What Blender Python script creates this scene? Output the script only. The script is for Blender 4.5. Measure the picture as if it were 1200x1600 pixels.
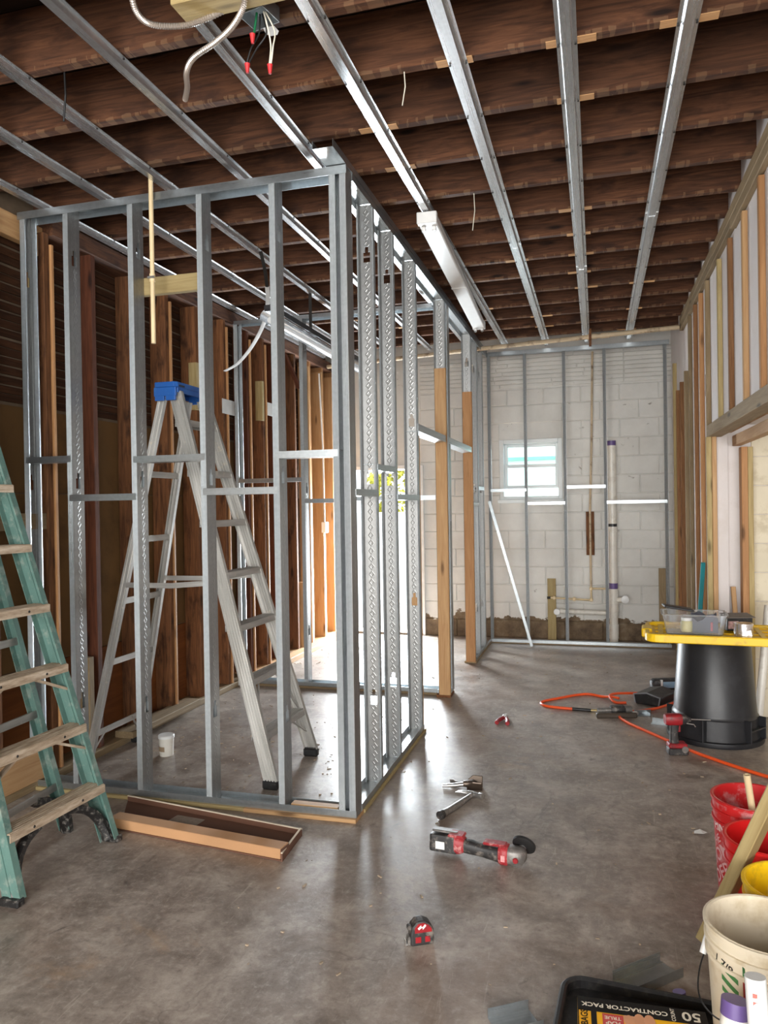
import bpy, bmesh, math, random
from mathutils import Vector, Matrix
random.seed(7)
scene = bpy.context.scene
for o in list(bpy.data.objects):
    bpy.data.objects.remove(o)
COL = scene.collection

# ------------------------------------------------------------------ camera
def make_camera():
    yaw, pitch, roll, f = -0.27600535, -0.00824188, -0.0162843, 1174.6
    fw = Vector((math.sin(yaw)*math.cos(pitch), math.cos(yaw)*math.cos(pitch), math.sin(pitch)))
    r = Vector((math.cos(yaw), -math.sin(yaw), 0)); u = r.cross(fw)
    c, s = math.cos(roll), math.sin(roll)
    r2 = c*r + s*u; u2 = -s*r + c*u
    cam = bpy.data.cameras.new('camera'); ob = bpy.data.objects.new('camera', cam)
    COL.objects.link(ob)
    m = Matrix((r2, u2, -fw)).transposed().to_4x4(); m.translation = (0, 0, 1.5)
    ob.matrix_world = m
    cam.sensor_fit = 'VERTICAL'; cam.sensor_height = 36.0; cam.lens = f/1600*36.0
    cam.clip_start = 0.05; cam.clip_end = 200
    scene.camera = ob
make_camera()

# ------------------------------------------------------------------ world, sun, daylight at the openings, exposure
w = bpy.data.worlds.new('World'); scene.world = w; w.use_nodes = True
bg = w.node_tree.nodes['Background']
bg.inputs[0].default_value = (0.84, 0.92, 1.0, 1); bg.inputs[1].default_value = 1.7
sun = bpy.data.lights.new('sun', 'SUN'); sun.energy = 2.2; sun.angle = math.radians(1.5); sun.color = (1, .95, .86)
so = bpy.data.objects.new('sun', sun); COL.objects.link(so)
so.rotation_euler = Vector((0.35, -0.25, -1.0)).to_track_quat('-Z', 'Y').to_euler()
def area(name, loc, direction, sx, sy, power, color):
    l = bpy.data.lights.new(name, 'AREA'); l.shape = 'RECTANGLE'; l.size = sx; l.size_y = sy
    l.energy = power; l.color = color
    ob = bpy.data.objects.new(name, l); COL.objects.link(ob); ob.location = loc
    ob.rotation_euler = Vector(direction).to_track_quat('-Z', 'Z').to_euler()
area('daylight_back_door', (-2.45, 8.76, .78), (0.1, -1, 0.02), 0.95, 1.4, 150, (0.86, 0.94, 1.0))
area('daylight_front_opening', (0.1, -2.9, 1.55), (0, 1, 0.06), 5.4, 2.7, 215, (1.0, 0.95, 0.88))
vs = scene.view_settings
vs.view_transform = 'Standard'; vs.look = 'None'; vs.gamma = 1.0; vs.use_curve_mapping = False
vs.exposure = 1.12

# ------------------------------------------------------------------ helpers: meshes
W = {}          # world matrix of every object that parents others
I4 = Matrix.Identity(4)
def T(x, y, z): return Matrix.Translation((x, y, z))
def RX(a): return Matrix.Rotation(math.radians(a), 4, 'X')
def RY(a): return Matrix.Rotation(math.radians(a), 4, 'Y')
def RZ(a): return Matrix.Rotation(math.radians(a), 4, 'Z')
def basis(o, X, Z):
    X = Vector(X).normalized(); Z = Vector(Z); Z = (Z - X*Z.dot(X)).normalized(); Y = Z.cross(X)
    m = Matrix((X, Y, Z)).transposed().to_4x4(); m.translation = o
    return m
class MB:
    def __init__(s): s.v = []; s.f = []; s.mi = []
    def add(s, vs, fs, M=None, mi=0):
        b = len(s.v)
        s.v += [tuple(M @ Vector(v)) for v in vs] if M is not None else [tuple(v) for v in vs]
        s.f += [tuple(b+i for i in f) for f in fs]; s.mi += [mi]*len(fs)
        return s
    def box(s, x0, x1, y0, y1, z0, z1, M=None, mi=0):
        return s.add([(x0,y0,z0),(x1,y0,z0),(x1,y1,z0),(x0,y1,z0),(x0,y0,z1),(x1,y0,z1),(x1,y1,z1),(x0,y1,z1)],
              [(0,3,2,1),(4,5,6,7),(0,1,5,4),(1,2,6,5),(2,3,7,6),(3,0,4,7)], M, mi)
    def cbox(s, cx, cy, cz, sx, sy, sz, M=None, mi=0):
        return s.box(cx-sx/2, cx+sx/2, cy-sy/2, cy+sy/2, cz-sz/2, cz+sz/2, M, mi)
    def prism(s, poly, h0, h1, M=None, mi=0):          # poly in (x,y), extruded along z; counter-clockwise
        n = len(poly); v = [(x,y,h0) for x,y in poly] + [(x,y,h1) for x,y in poly]
        f = [tuple(range(n-1,-1,-1)), tuple(range(n,2*n))] + [(i,(i+1)%n,n+(i+1)%n,n+i) for i in range(n)]
        return s.add(v, f, M, mi)
    def extr(s, poly, L, M=None, mi=0):                # poly in (y,z), extruded along x 0..L
        n = len(poly); v = [(0,y,z) for y,z in poly] + [(L,y,z) for y,z in poly]
        f = [tuple(range(n-1,-1,-1)), tuple(range(n,2*n))] + [(i,(i+1)%n,n+(i+1)%n,n+i) for i in range(n)]
        return s.add(v, f, M, mi)
    def lathe(s, prof, n=24, M=None, cap0=False, cap1=False, mi=0, a0=0.0, a1=2*math.pi):
        full = abs(a1-a0-2*math.pi) < 1e-6
        m = n if full else n+1; v = []
        for r, z in prof:
            for i in range(m):
                a = a0 + (a1-a0)*i/n; v.append((r*math.cos(a), r*math.sin(a), z))
        f = []
        for k in range(len(prof)-1):
            for i in range(n):
                j = (i+1) % m if full else i+1
                f.append((k*m+i, k*m+j, (k+1)*m+j, (k+1)*m+i))
        if cap0: f.append(tuple(range(m-1,-1,-1)))
        if cap1: f.append(tuple((len(prof)-1)*m+i for i in range(m)))
        return s.add(v, f, M, mi)
    def tube(s, pts, r, n=8, M=None, mi=0, ry=None, up=None):
        pts = [Vector(p) for p in pts]; rs = r if isinstance(r, (list, tuple)) else [r]*len(pts)
        v = []; prev = None
        for i, p in enumerate(pts):
            d = (pts[min(i+1,len(pts)-1)] - pts[max(i-1,0)]).normalized()
            if prev is None:
                a = Vector(up) if up else (Vector((0,0,1)) if abs(d.z) < .9 else Vector((1,0,0)))
            else: a = prev
            a = (a - d*a.dot(d)).normalized(); prev = a; b = d.cross(a)
            for k in range(n):
                t = 2*math.pi*k/n + math.pi/n
                v.append(p + (a*math.cos(t)*(ry if ry else rs[i]) + b*math.sin(t)*rs[i]))
        f = []
        for i in range(len(pts)-1):
            for k in range(n):
                j = (k+1) % n; f.append((i*n+k, i*n+j, (i+1)*n+j, (i+1)*n+k))
        f.append(tuple(range(n-1,-1,-1))); f.append(tuple((len(pts)-1)*n+k for k in range(n)))
        return s.add(v, f, M, mi)
    def mesh(s, name, mats, bevel=0, seg=1, smooth=None):
        me = bpy.data.meshes.new(name); me.from_pydata(s.v, [], s.f)
        for m in (mats if isinstance(mats, (list, tuple)) else [mats]): me.materials.append(m)
        if any(s.mi): me.polygons.foreach_set('material_index', s.mi)
        if bevel:
            bm = bmesh.new(); bm.from_mesh(me)
            es = [e for e in bm.edges if len(e.link_faces) == 2 and e.calc_face_angle(0) > math.radians(28)]
            bmesh.ops.bevel(bm, geom=es, offset=bevel, segments=seg, profile=.6, affect='EDGES', clamp_overlap=True)
            bm.to_mesh(me); bm.free()
        if smooth is not None:
            me.polygons.foreach_set('use_smooth', [True]*len(me.polygons))
            me.set_sharp_from_angle(angle=math.radians(smooth))
        me.update()
        return me
def spline(pts, k=8):
    P = [Vector(p) for p in pts]; out = []
    for i in range(len(P)-1):
        a = P[max(i-1,0)]; b = P[i]; c = P[i+1]; d = P[min(i+2,len(P)-1)]
        for j in range(k):
            t = j/k
            out.append(.5*((2*b) + (c-a)*t + (2*a-5*b+4*c-d)*t*t + (3*b-a-3*c+d)*t**3))
    out.append(P[-1]); return out

# ------------------------------------------------------------------ helpers: objects
def tag(o, label=None, cat=None, group=None, kind=None):
    if label: o['label'] = label
    if cat: o['category'] = cat
    if group: o['group'] = group
    if kind: o['kind'] = kind
    return o
def root(name, M, label, cat, group=None):
    o = bpy.data.objects.new(name, None); COL.objects.link(o); o.empty_display_size = .05
    if not isinstance(M, Matrix): M = T(*M)
    o.matrix_basis = M; W[o.name] = M
    return tag(o, label, cat, group)
def put(name, me, parent=None, M=I4, world=True, label=None, kind=None):
    """one mesh object; M is a world matrix (world=True) or local to the parent"""
    o = bpy.data.objects.new(name, me); COL.objects.link(o)
    if parent is None: o.matrix_basis = M; W[o.name] = M
    else:
        o.parent = parent; pm = W[parent.name]
        o.matrix_basis = pm.inverted() @ M if world else M
        W[o.name] = M if world else pm @ M
    if label: o['label'] = label
    if kind: o['kind'] = kind
    return o
CACHE = {}
def cached(key, fn):
    if key not in CACHE: CACHE[key] = fn()
    return CACHE[key]
def lumber_mesh(L, w, t, mat, c=.003):
    def fn():
        y, z = w/2, t/2; c2 = min(c, y*.3, z*.3)
        poly = [(-y+c2,-z),(y-c2,-z),(y,-z+c2),(y,z-c2),(y-c2,z),(-y+c2,z),(-y,z-c2),(-y,-z+c2)]
        return MB().extr(poly, L).mesh('lumber', mat)
    return cached(('lum', round(L,4), round(w,4), round(t,4), mat.name), fn)
def beam(name, p0, p1, w, t, mat, parent=None, up=(0,0,1), label=None):
    p0 = Vector(p0); d = Vector(p1)-p0
    if abs(d.normalized().dot(Vector(up))) > .98: up = (0,1,0)
    return put(name, lumber_mesh(d.length, w, t, mat), parent, basis(p0, d, up), label=label)
def lum(name, x0, x1, y0, y1, z0, z1, mat, parent=None, axis=None, label=None):
    dx, dy, dz = x1-x0, y1-y0, z1-z0
    ax = axis or 'XYZ'[[dx,dy,dz].index(max(dx,dy,dz))]
    cx, cy, cz = (x0+x1)/2, (y0+y1)/2, (z0+z1)/2
    if ax == 'X': return beam(name, (x0,cy,cz), (x1,cy,cz), dy, dz, mat, parent, label=label)
    if ax == 'Y': return beam(name, (cx,y0,cz), (cx,y1,cz), dx, dz, mat, parent, label=label)
    return put(name, lumber_mesh(dz, dx, dy, mat), parent, basis((cx,cy,z0), (0,0,1), (0,1,0)), label=label)

# ------------------------------------------------------------------ helpers: materials
class NT:
    def __init__(s, name):
        s.m = bpy.data.materials.new(name); s.m.use_nodes = True; s.t = s.m.node_tree
        s.b = s.t.nodes['Principled BSDF']; s._o = None
    def n(s, typ, **kw):
        nd = s.t.nodes.new(typ)
        for k, v in kw.items():
            if k.startswith('i_'):
                key = k[2:]; key = int(key) if key.isdigit() else key
                if hasattr(v, 'node'): s.t.links.new(v, nd.inputs[key])
                else: nd.inputs[key].default_value = v
            else: setattr(nd, k, v)
        return nd
    def link(s, a, b): s.t.links.new(a, b)
    def obj(s, rnd=True, scale=(1,1,1)):
        tc = s.n('ShaderNodeTexCoord'); v = tc.outputs['Object']
        if rnd:
            oi = s.n('ShaderNodeObjectInfo'); mu = s.n('ShaderNodeMath', operation='MULTIPLY', i_0=oi.outputs['Random'], i_1=37.0)
            a = s.n('ShaderNodeVectorMath', operation='ADD', i_0=v, i_1=mu.outputs[0]); v = a.outputs[0]
        mp = s.n('ShaderNodeMapping', i_Vector=v); mp.inputs['Scale'].default_value = scale
        return mp.outputs[0]
    def pos(s, scale=(1,1,1)):
        g = s.n('ShaderNodeNewGeometry'); mp = s.n('ShaderNodeMapping', i_Vector=g.outputs['Position']); mp.inputs['Scale'].default_value = scale
        return mp.outputs[0]
    def noise(s, vec, scale=5, detail=4, rough=.55, dist=0):
        nd = s.n('ShaderNodeTexNoise', i_Vector=vec, i_Scale=scale, i_Detail=detail, i_Roughness=rough, i_Distortion=dist)
        return nd.outputs['Fac']
    def ramp(s, fac, stops):
        nd = s.n('ShaderNodeValToRGB', i_Fac=fac); cr = nd.color_ramp
        while len(cr.elements) < len(stops): cr.elements.new(.5)
        for e, (p, c) in zip(cr.elements, stops):
            e.position = p; e.color = c if len(c) == 4 else (*c, 1)
        return nd.outputs['Color']
    def mix(s, fac, a, b, mode='MIX'):
        nd = s.n('ShaderNodeMix', data_type='RGBA', blend_type=mode)
        for k, v in ((0, fac), (6, a), (7, b)):
            if hasattr(v, 'node'): s.link(v, nd.inputs[k])
            else: nd.inputs[k].default_value = v if k == 0 else (*v, 1) if len(v) == 3 else v
        return nd.outputs[2]
    def math(s, op, a, b=0.0, c=0.0):
        nd = s.n('ShaderNodeMath', operation=op)
        for k, v in enumerate((a, b, c)):
            if hasattr(v, 'node'): s.link(v, nd.inputs[k])
            else: nd.inputs[k].default_value = v
        return nd.outputs[0]
    def sep(s, v): return s.n('ShaderNodeSeparateXYZ', i_0=v).outputs
    def bump(s, h, strength=.3, dist=.01):
        nd = s.n('ShaderNodeBump', i_Strength=strength, i_Distance=dist, i_Height=h); s.link(nd.outputs[0], s.b.inputs['Normal'])
    def out(s, color=None, rough=None, metal=None, **kw):
        for k, v in (('Base Color', color), ('Roughness', rough), ('Metallic', metal)):
            if v is None: continue
            if hasattr(v, 'node'): s.link(v, s.b.inputs[k])
            else: s.b.inputs[k].default_value = (*v, 1) if k == 'Base Color' else v
        for k, v in kw.items(): s.b.inputs[k.replace('_', ' ')].default_value = v
        return s.m
def srgb(r, g, b):
    f = lambda c: (c/255/12.92) if c <= 10 else ((c/255+.055)/1.055)**2.4
    return (f(r), f(g), f(b))
def shade(c, k): return tuple(min(1, x*k) for x in c)

def plain(name, col, rough=.5, metal=0.0, var=.15, dirt=None, sc=8, bump=0.0, **kw):
    t = NT(name); v = t.obj()
    f = t.noise(v, sc, 5)
    c = t.ramp(f, [(.3, shade(col, 1-var)), (.7, shade(col, 1+var))])
    if dirt:
        d = t.noise(v, sc*2.2, 6, .65)
        c = t.mix(t.ramp(d, [(.52, (0,0,0)), (.66, (1,1,1))]), c, dirt)
    if bump: t.bump(t.noise(v, sc*6, 4), bump, .004)
    return t.out(c, rough, metal, **kw)
def wood(name, light, dark, rough=.75, sc=1.0, knots=True, spec=.3, stain=None, edge=False):
    t = NT(name); v = t.obj(scale=(1.1*sc, 14*sc, 14*sc))
    big = t.noise(t.obj(scale=(.8, 2.5, 2.5)), 2.0, 3)
    g = t.noise(v, 3.0, 6, .6, 1.2)
    fine = t.noise(t.obj(scale=(6*sc, 110*sc, 110*sc)), 2.0, 3)
    c = t.ramp(g, [(.28, dark), (.5, tuple((a+b)/2 for a, b in zip(light, dark))), (.72, light)])
    c = t.mix(t.math('MULTIPLY', fine, .35), c, dark)
    c = t.mix(t.math('MULTIPLY', big, .5), c, shade(dark, 1.05))
    if knots:
        vo = t.n('ShaderNodeTexVoronoi', i_Vector=t.obj(scale=(2.2, 9, 9)), i_Scale=1.0)
        k = t.ramp(vo.outputs['Distance'], [(.06, (1,1,1)), (.16, (0,0,0))])
        c = t.mix(k, c, shade(dark, .45))
    if stain:
        c = t.mix(t.ramp(t.noise(t.obj(scale=(2, 5, 5)), 2.2, 5), [(.55, (0,0,0)), (.7, (1,1,1))]), c, stain)
    if edge:                                  # plaster and lath marks along the bottom arris
        x, y, z = t.sep(t.n('ShaderNodeTexCoord').outputs['Object'])
        st = t.math('GREATER_THAN', t.noise(t.obj(scale=(24, 3, 3)), 1.0, 3), .52)
        lo = t.math('LESS_THAN', z, t.math('MULTIPLY_ADD', t.noise(t.obj(scale=(9, 1, 1)), 2.0, 3), .02, -.117))
        c = t.mix(t.math('MULTIPLY', lo, t.math('MULTIPLY_ADD', st, .26, .0)), c, srgb(150, 118, 88))
    oi = t.n('ShaderNodeObjectInfo')
    hv = t.n('ShaderNodeHueSaturation', i_Color=c); t.link(t.math('MULTIPLY_ADD', oi.outputs['Random'], .35, .82), hv.inputs['Value'])
    t.bump(t.math('ADD', g, t.math('MULTIPLY', fine, .5)), .35, .004)
    return t.out(hv.outputs[0], rough, 0.0, Specular_IOR_Level=spec)
def galv(name, col=(.50,.54,.56), rough=.30, emboss=None):
    t = NT(name); v = t.obj()
    sp = t.noise(v, 55, 2, .5); big = t.noise(t.obj(scale=(.35, 26, 26)), 2.5, 4)
    c = t.ramp(sp, [(.35, shade(col, .93)), (.65, shade(col, 1.05))])
    c = t.mix(t.math('MULTIPLY', big, .62), c, shade(col, .45))
    rr = t.math('MULTIPLY_ADD', big, .22, rough-.1)
    if emboss == 'diamond':
        x, y, z = t.sep(t.n('ShaderNodeTexCoord').outputs['Object'])
        dy = t.math('ABSOLUTE', t.math('SUBTRACT', y, .046))
        fx = t.math('ABSOLUTE', t.math('SUBTRACT', t.math('FRACT', t.math('DIVIDE', x, .042)), .5))
        d = t.math('ADD', t.math('MULTIPLY', fx, .034), dy)          # 0 centre .. diamond radius
        ring = t.math('SUBTRACT', 1.0, t.math('MULTIPLY', t.math('ABSOLUTE', t.math('SUBTRACT', d, .0125)), 190.0))
        ring = t.math('MAXIMUM', ring, 0.0)
        t.bump(ring, .34, .003)
    elif emboss == 'knurl':
        x, y, z = t.sep(t.n('ShaderNodeTexCoord').outputs['Object'])
        h = t.math('MULTIPLY', t.math('SINE', t.math('MULTIPLY', x, 1100.0)), t.math('SINE', t.math('MULTIPLY', t.math('ADD', y, z), 900.0)))
        t.bump(h, .5, .002)
    else: t.bump(sp, .06, .002)
    return t.out(c, rr, .88)
OLD = wood('old_joist_wood', srgb(128, 84, 57), srgb(50, 31, 22), .8, stain=srgb(56, 35, 26), edge=True)
OLDSTUD = wood('old_stud_wood', srgb(160, 108, 68), srgb(76, 47, 29), .8, stain=srgb(56, 35, 23))
OLDRED = wood('old_red_wood', srgb(122, 70, 44), srgb(66, 35, 22), .8)
PINE = wood('new_pine', srgb(210, 176, 130), srgb(172, 130, 88), .6, .8)
PINEY = wood('treated_pine', srgb(192, 174, 126), srgb(148, 128, 86), .65, .8)
PINEG = wood('grey_treated_pine', srgb(170, 150, 118), srgb(124, 104, 76), .7, .8)
FIR = wood('fir_stud_wood', srgb(200, 154, 106), srgb(156, 110, 70), .6, .8)
PLY = wood('plywood', srgb(150, 92, 48), srgb(104, 58, 28), .6, .35, knots=False)
SHIMW = wood('shim_wood', srgb(216, 172, 124), srgb(184, 138, 92), .7, 2, knots=False)
GAL = galv('galvanised_steel'); GALC = galv('channel_steel', (.68,.70,.72), .27); GALD = galv('embossed_galvanised_steel', (.42,.42,.41), .38, emboss='diamond'); GALK = galv('knurled_galvanised_steel', emboss='knurl')
DARKM = plain('dark_metal', srgb(60, 58, 56), .45, .7)
PVCW = plain('white_pvc', srgb(226, 222, 212), .35, 0, .06, dirt=srgb(208, 202, 190), sc=5)
CPVC = plain('cream_cpvc', srgb(222, 200, 158), .4, 0, .08)
WHITEP = plain('white_enamel', srgb(232, 232, 230), .28, 0, .04)
BLACKP = plain('black_plastic', srgb(26, 26, 28), .42, 0, .3, dirt=srgb(52, 50, 48), sc=14)
PURPLE = plain('purple_primer', srgb(98, 78, 132), .4)

# ------------------------------------------------------------------ structure materials
def floor_mat():
    t = NT('worn_concrete'); p = t.pos()
    a = t.noise(p, .55, 5, .6, .6); b = t.noise(p, 4.6, 12, .74, .35); c3 = t.noise(p, 30, 7, .75)
    col = t.ramp(a, [(.3, srgb(118, 103, 92)), (.5, srgb(148, 136, 126)), (.72, srgb(172, 163, 154))])
    col = t.mix(.55, col, t.ramp(b, [(.34, srgb(78, 68, 61)), (.5, srgb(146, 135, 126)), (.66, srgb(200, 190, 178))]))
    col = t.mix(t.ramp(c3, [(.52, (0,0,0)), (.74, (.6,.6,.6))]), col, srgb(198, 190, 180))
    col = t.mix(t.ramp(c3, [(.26, (.65,.65,.65)), (.46, (0,0,0))]), col, srgb(78, 68, 62))
    # rusty brown wear, pale rubbed patches and dark smears of their own shape
    br = t.ramp(t.noise(t.pos((1,1,1)), .9, 6, .6, 1.0), [(.5, (0,0,0)), (.66, (.42,.42,.42))])
    col = t.mix(br, col, srgb(128, 100, 78))
    tan = t.ramp(t.noise(t.pos((.8,1.2,1)), 1.3, 7, .7, .4), [(.6, (0,0,0)), (.7, (.6,.6,.6))])
    col = t.mix(tan, col, srgb(178, 150, 122))
    sm = t.ramp(t.noise(t.pos((2.2,1.2,1)), 2.1, 7, .65, 1.6), [(.63, (0,0,0)), (.72, (.7,.7,.7))])
    col = t.mix(sm, col, srgb(70, 62, 58))
    vo = t.n('ShaderNodeTexVoronoi', feature='DISTANCE_TO_EDGE', i_Vector=t.n('ShaderNodeVectorMath', operation='ADD', i_0=t.pos((.5,.35,1)), i_1=t.n('ShaderNodeTexNoise', i_Vector=p, i_Scale=1.7, i_Detail=5).outputs['Color']).outputs[0], i_Scale=1.1)
    cr = t.ramp(vo.outputs['Distance'], [(.0, (.3,.3,.3)), (.006, (0,0,0))])
    col = t.mix(cr, col, srgb(66, 58, 54))
    sc_ = t.ramp(t.noise(t.pos((14,1.5,1)), 3.0, 5, .6, 2.0), [(.62, (0,0,0)), (.7, (.35,.35,.35))])
    col = t.mix(sc_, col, srgb(196, 186, 174))
    sc2 = t.ramp(t.noise(t.pos((2.5,9,1)), 4.0, 6, .65, 2.5), [(.64, (0,0,0)), (.72, (.4,.4,.4))])
    col = t.mix(sc2, col, srgb(84, 74, 68))
    rough = t.math('MULTIPLY_ADD', b, .46, .14)
    t.bump(t.math('ADD', b, t.math('MULTIPLY', c3, .3)), .22, .01)
    return t.out(col, rough, 0, Specular_IOR_Level=.55)
def block_mat():
    t = NT('white_painted_block'); p = t.pos()
    n = t.noise(p, 2.5, 6, .6); f = t.noise(p, 22, 6, .6)
    col = t.ramp(n, [(.3, srgb(208, 206, 200)), (.7, srgb(228, 227, 222))])
    chip = t.ramp(t.noise(t.pos((1, 1, 1.6)), 7.5, 8, .72, .5), [(.66, (0,0,0)), (.7, (.8,.8,.8))])
    col = t.mix(chip, col, srgb(140, 132, 122))
    x, y, z = t.sep(p)
    lim = t.math('MULTIPLY_ADD', t.noise(t.pos((1.6, 0, 2.4)), 2.3, 6, .7), .42, .02)
    bare = t.math('LESS_THAN', z, lim)
    bc = t.ramp(t.noise(p, 6, 7, .7), [(.3, srgb(74, 58, 42)), (.55, srgb(120, 100, 76)), (.75, srgb(150, 138, 120))])
    col = t.mix(bare, col, bc)
    t.bump(t.math('ADD', f, chip), .45, .006)
    return t.out(col, .75, 0)
CONC = floor_mat(); BLOCK = block_mat()
PLASTER = plain('white_plaster', srgb(222, 216, 214), .8, 0, .05, dirt=srgb(216, 209, 205), sc=2.2, bump=.25)
PLASTERG = plain('old_plaster_keys', srgb(112, 96, 78), .9, 0, .25, sc=6, bump=.5)
AGED = wood('aged_pine', srgb(168, 124, 84), srgb(110, 74, 46), .75)
LATH = wood('old_lath', srgb(98, 62, 38), srgb(44, 27, 17), .85, knots=False)
PAPER = plain('brown_sheathing_paper', srgb(112, 82, 46), .7, 0, .16, dirt=srgb(94, 68, 38), sc=1.6)
DECK = wood('roof_deck_wood', srgb(64, 42, 28), srgb(30, 20, 14), .9, knots=False)
def struct(name, me, label, M=I4):
    o = put(name, me, None, M); return tag(o, label, None, None, 'structure')

# floor and ground outside
floor = struct('floor', MB().box(-3.3, 4.2, -3.2, 8.72, -.12, 0).mesh('floor', CONC), 'worn stained grey-brown concrete slab floor of the workshop')
GROUND = plain('sunlit_paving', srgb(214, 210, 204), .8, 0, .06, sc=1.2)
struct('ground', MB().box(-14, 14, 8.72, 30, -.16, -.03).mesh('ground', GROUND), 'sunlit pale paving outside the back doorway')

# ceiling: dark deck boards over old joists
ceiling = struct('ceiling', MB().box(-3.3, 4.2, -3.2, 8.72, 3.45, 3.5).mesh('ceiling', DECK), 'dark board ceiling deck above old reddish-brown joists')
for k in range(15):
    y1 = 2.06 + .4075*k
    lum('joist', -3.2, .86, y1-.045, y1, 3.1862+random.uniform(0,.004), 3.43, OLD, ceiling)
for k in range(30):
    y0 = 1.6 + .145*k
    if y0 > 5.2: break
    lum('deck_board', -3.2, .9, y0, y0+.14, 3.432+random.uniform(0,.006), 3.452, DECK, ceiling, 'X')

# back wall: painted block with a doorway at the left and a small window
YB = 8.48
DX0, DX1, DZ = -2.95, -1.95, 1.94
WX0, WX1, WZ0, WZ1 = -1.045, -.36, 1.535, 2.215
m = MB()
m.box(-3.3, DX0, YB+.012, 8.72, 0, 3.45); m.box(DX0, DX1, YB+.012, 8.72, DZ, 3.45); m.box(DX1, WX0, YB+.012, 8.72, 0, 3.45)
m.box(WX0, WX1, YB+.012, 8.72, 0, WZ0); m.box(WX0, WX1, YB+.012, 8.72, WZ1, 3.45); m.box(WX1, 4.2, YB+.012, 8.72, 0, 3.45)
wall_back = struct('wall_back', m.mesh('wall_back', BLOCK), 'white painted concrete block back wall with bare brown stained base')
def block_mesh(wd, ht):
    def fn(): return MB().box(0, wd, -.014, .006, 0, ht).mesh('block', BLOCK, bevel=.006)
    return cached(('blk', round(wd,3), round(ht,3)), fn)
for r in range(14):
    z0 = .2*r; z1 = min(z0+.194, 2.77)
    x = -1.95 - (.2 if r % 2 else 0)
    while x < .86:
        a, b = max(x, DX1), min(x+.394, .88); x += .4
        if b - a < .05: continue
        spans = [(a, b)]
        if z1 > WZ0-.02 and z0 < WZ1+.02:
            spans = [s for s in ((a, min(b, WX0)), (max(a, WX1), b)) if s[1]-s[0] > .04]
        for s0, s1 in spans:
            put('block', block_mesh(s1-s0, z1-z0), wall_back, T(s0, YB+.014+random.uniform(-.002,.0015), z0))
for i in range(8):                        # board-formed beam above the blocks
    z0 = 2.79 + .046*i; xs = [-1.95, -1.0+random.uniform(-.1,.1), -.3+random.uniform(-.2,.2), .3, .88]
    for a, b in zip(xs, xs[1:]):
        put('form_strip', cached(('fs', round(b-a,3)), lambda: MB().box(0, b-a-.004, -.016, .004, 0, .041).mesh('form_strip', BLOCK, bevel=.005)), wall_back, T(a, YB+.012+random.uniform(-.003,.003), z0))
door_1 = struct('door_1', MB().box(DX0-.03, DX0+.02, YB-.03, 8.74, 0, DZ+.02).box(DX1-.02, DX1+.03, YB-.03, 8.74, 0, DZ+.02).box(DX0, DX1, YB-.03, 8.74, DZ-.02, DZ+.03).mesh('door_1', WHITEP, bevel=.004), 'white-framed open back doorway full of daylight')
put('threshold', MB().box(DX0, DX1, 8.44, 8.76, 0, .028).mesh('threshold', plain('worn_threshold', srgb(96, 84, 72), .6), bevel=.006), door_1)

# window in the back wall
GLASS = NT('window_glass').out((.88,.97,.96), .03, 0, Transmission_Weight=1.0, IOR=1.05)
VINYL = plain('white_vinyl', srgb(226, 232, 232), .35, 0, .03)
def frame_box(m, x0, x1, z0, z1, w, y0, y1):
    m.box(x0, x0+w, y0, y1, z0, z1); m.box(x1-w, x1, y0, y1, z0, z1); m.box(x0+w, x1-w, y0, y1, z0, z0+w); m.box(x0+w, x1-w, y0, y1, z1-w, z1); return m
m = frame_box(MB(), WX0, WX1, WZ0, WZ1, .045, YB+.0, YB+.24)
window_1 = struct('window_1', m.mesh('window_1', VINYL, bevel=.004), 'small white double-hung window in the painted block wall')
ix0, ix1, iz0, iz1 = WX0+.045, WX1-.045, WZ0+.045, WZ1-.045; mid = 1.92
for nm, z0, z1, y0 in (('upper_sash', mid-.015, iz1, YB+.13), ('lower_sash', iz0+.09, mid+.02, YB+.09)):
    s = put(nm, frame_box(MB(), ix0, ix1, z0, z1, .034, y0, y0+.034).mesh(nm, VINYL, bevel=.003), window_1)
    put('pane', MB().box(ix0+.034, ix1-.034, y0+.014, y0+.018, z0+.034, z1-.034).mesh('pane', GLASS), s)
put('sill', MB().box(WX0-.02, WX1+.02, YB-.05, YB+.14, WZ0-.03, WZ0+.012).mesh('sill', VINYL, bevel=.005), window_1)

# left wall: old lath, sheathing paper, plywood, rough studs
wall_left = struct('wall_left', MB().box(-3.3, -3.105, -3.2, 8.6, 0, 3.45).mesh('wall_left', PLASTERG), 'old dark timber stud wall with exposed lath and brown sheathing')
for i in range(20):
    z0 = 2.1 + .0505*i + random.uniform(-.004,.004)
    lum('lath', -3.106, -3.094+random.uniform(-.003,.003), 1.2, 8.4, z0, z0+.041, LATH, wall_left, 'Y')
YS = [2.78, 3.17, 3.585, 3.985, 4.42, 4.82, 5.235, 5.66, 6.10, 6.41, 6.77, 7.18, 7.60, 7.98, 8.33]
ys = [1.2] + YS + [8.42]
for a, b in zip(ys, ys[1:]):
    for z0, z1 in ((.62, 1.60), (1.605, 2.085)):
        put('paper_panel', MB().box(-3.106, -3.096+random.uniform(-.002,.002), a+.002, b-.03, z0, z1).mesh('paper_panel', PAPER, bevel=.002), wall_left)
    lum('plywood_panel', -3.106, -3.092, a+.001, b-.031, 0.0, .615, PLY, wall_left, 'Y')
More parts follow.
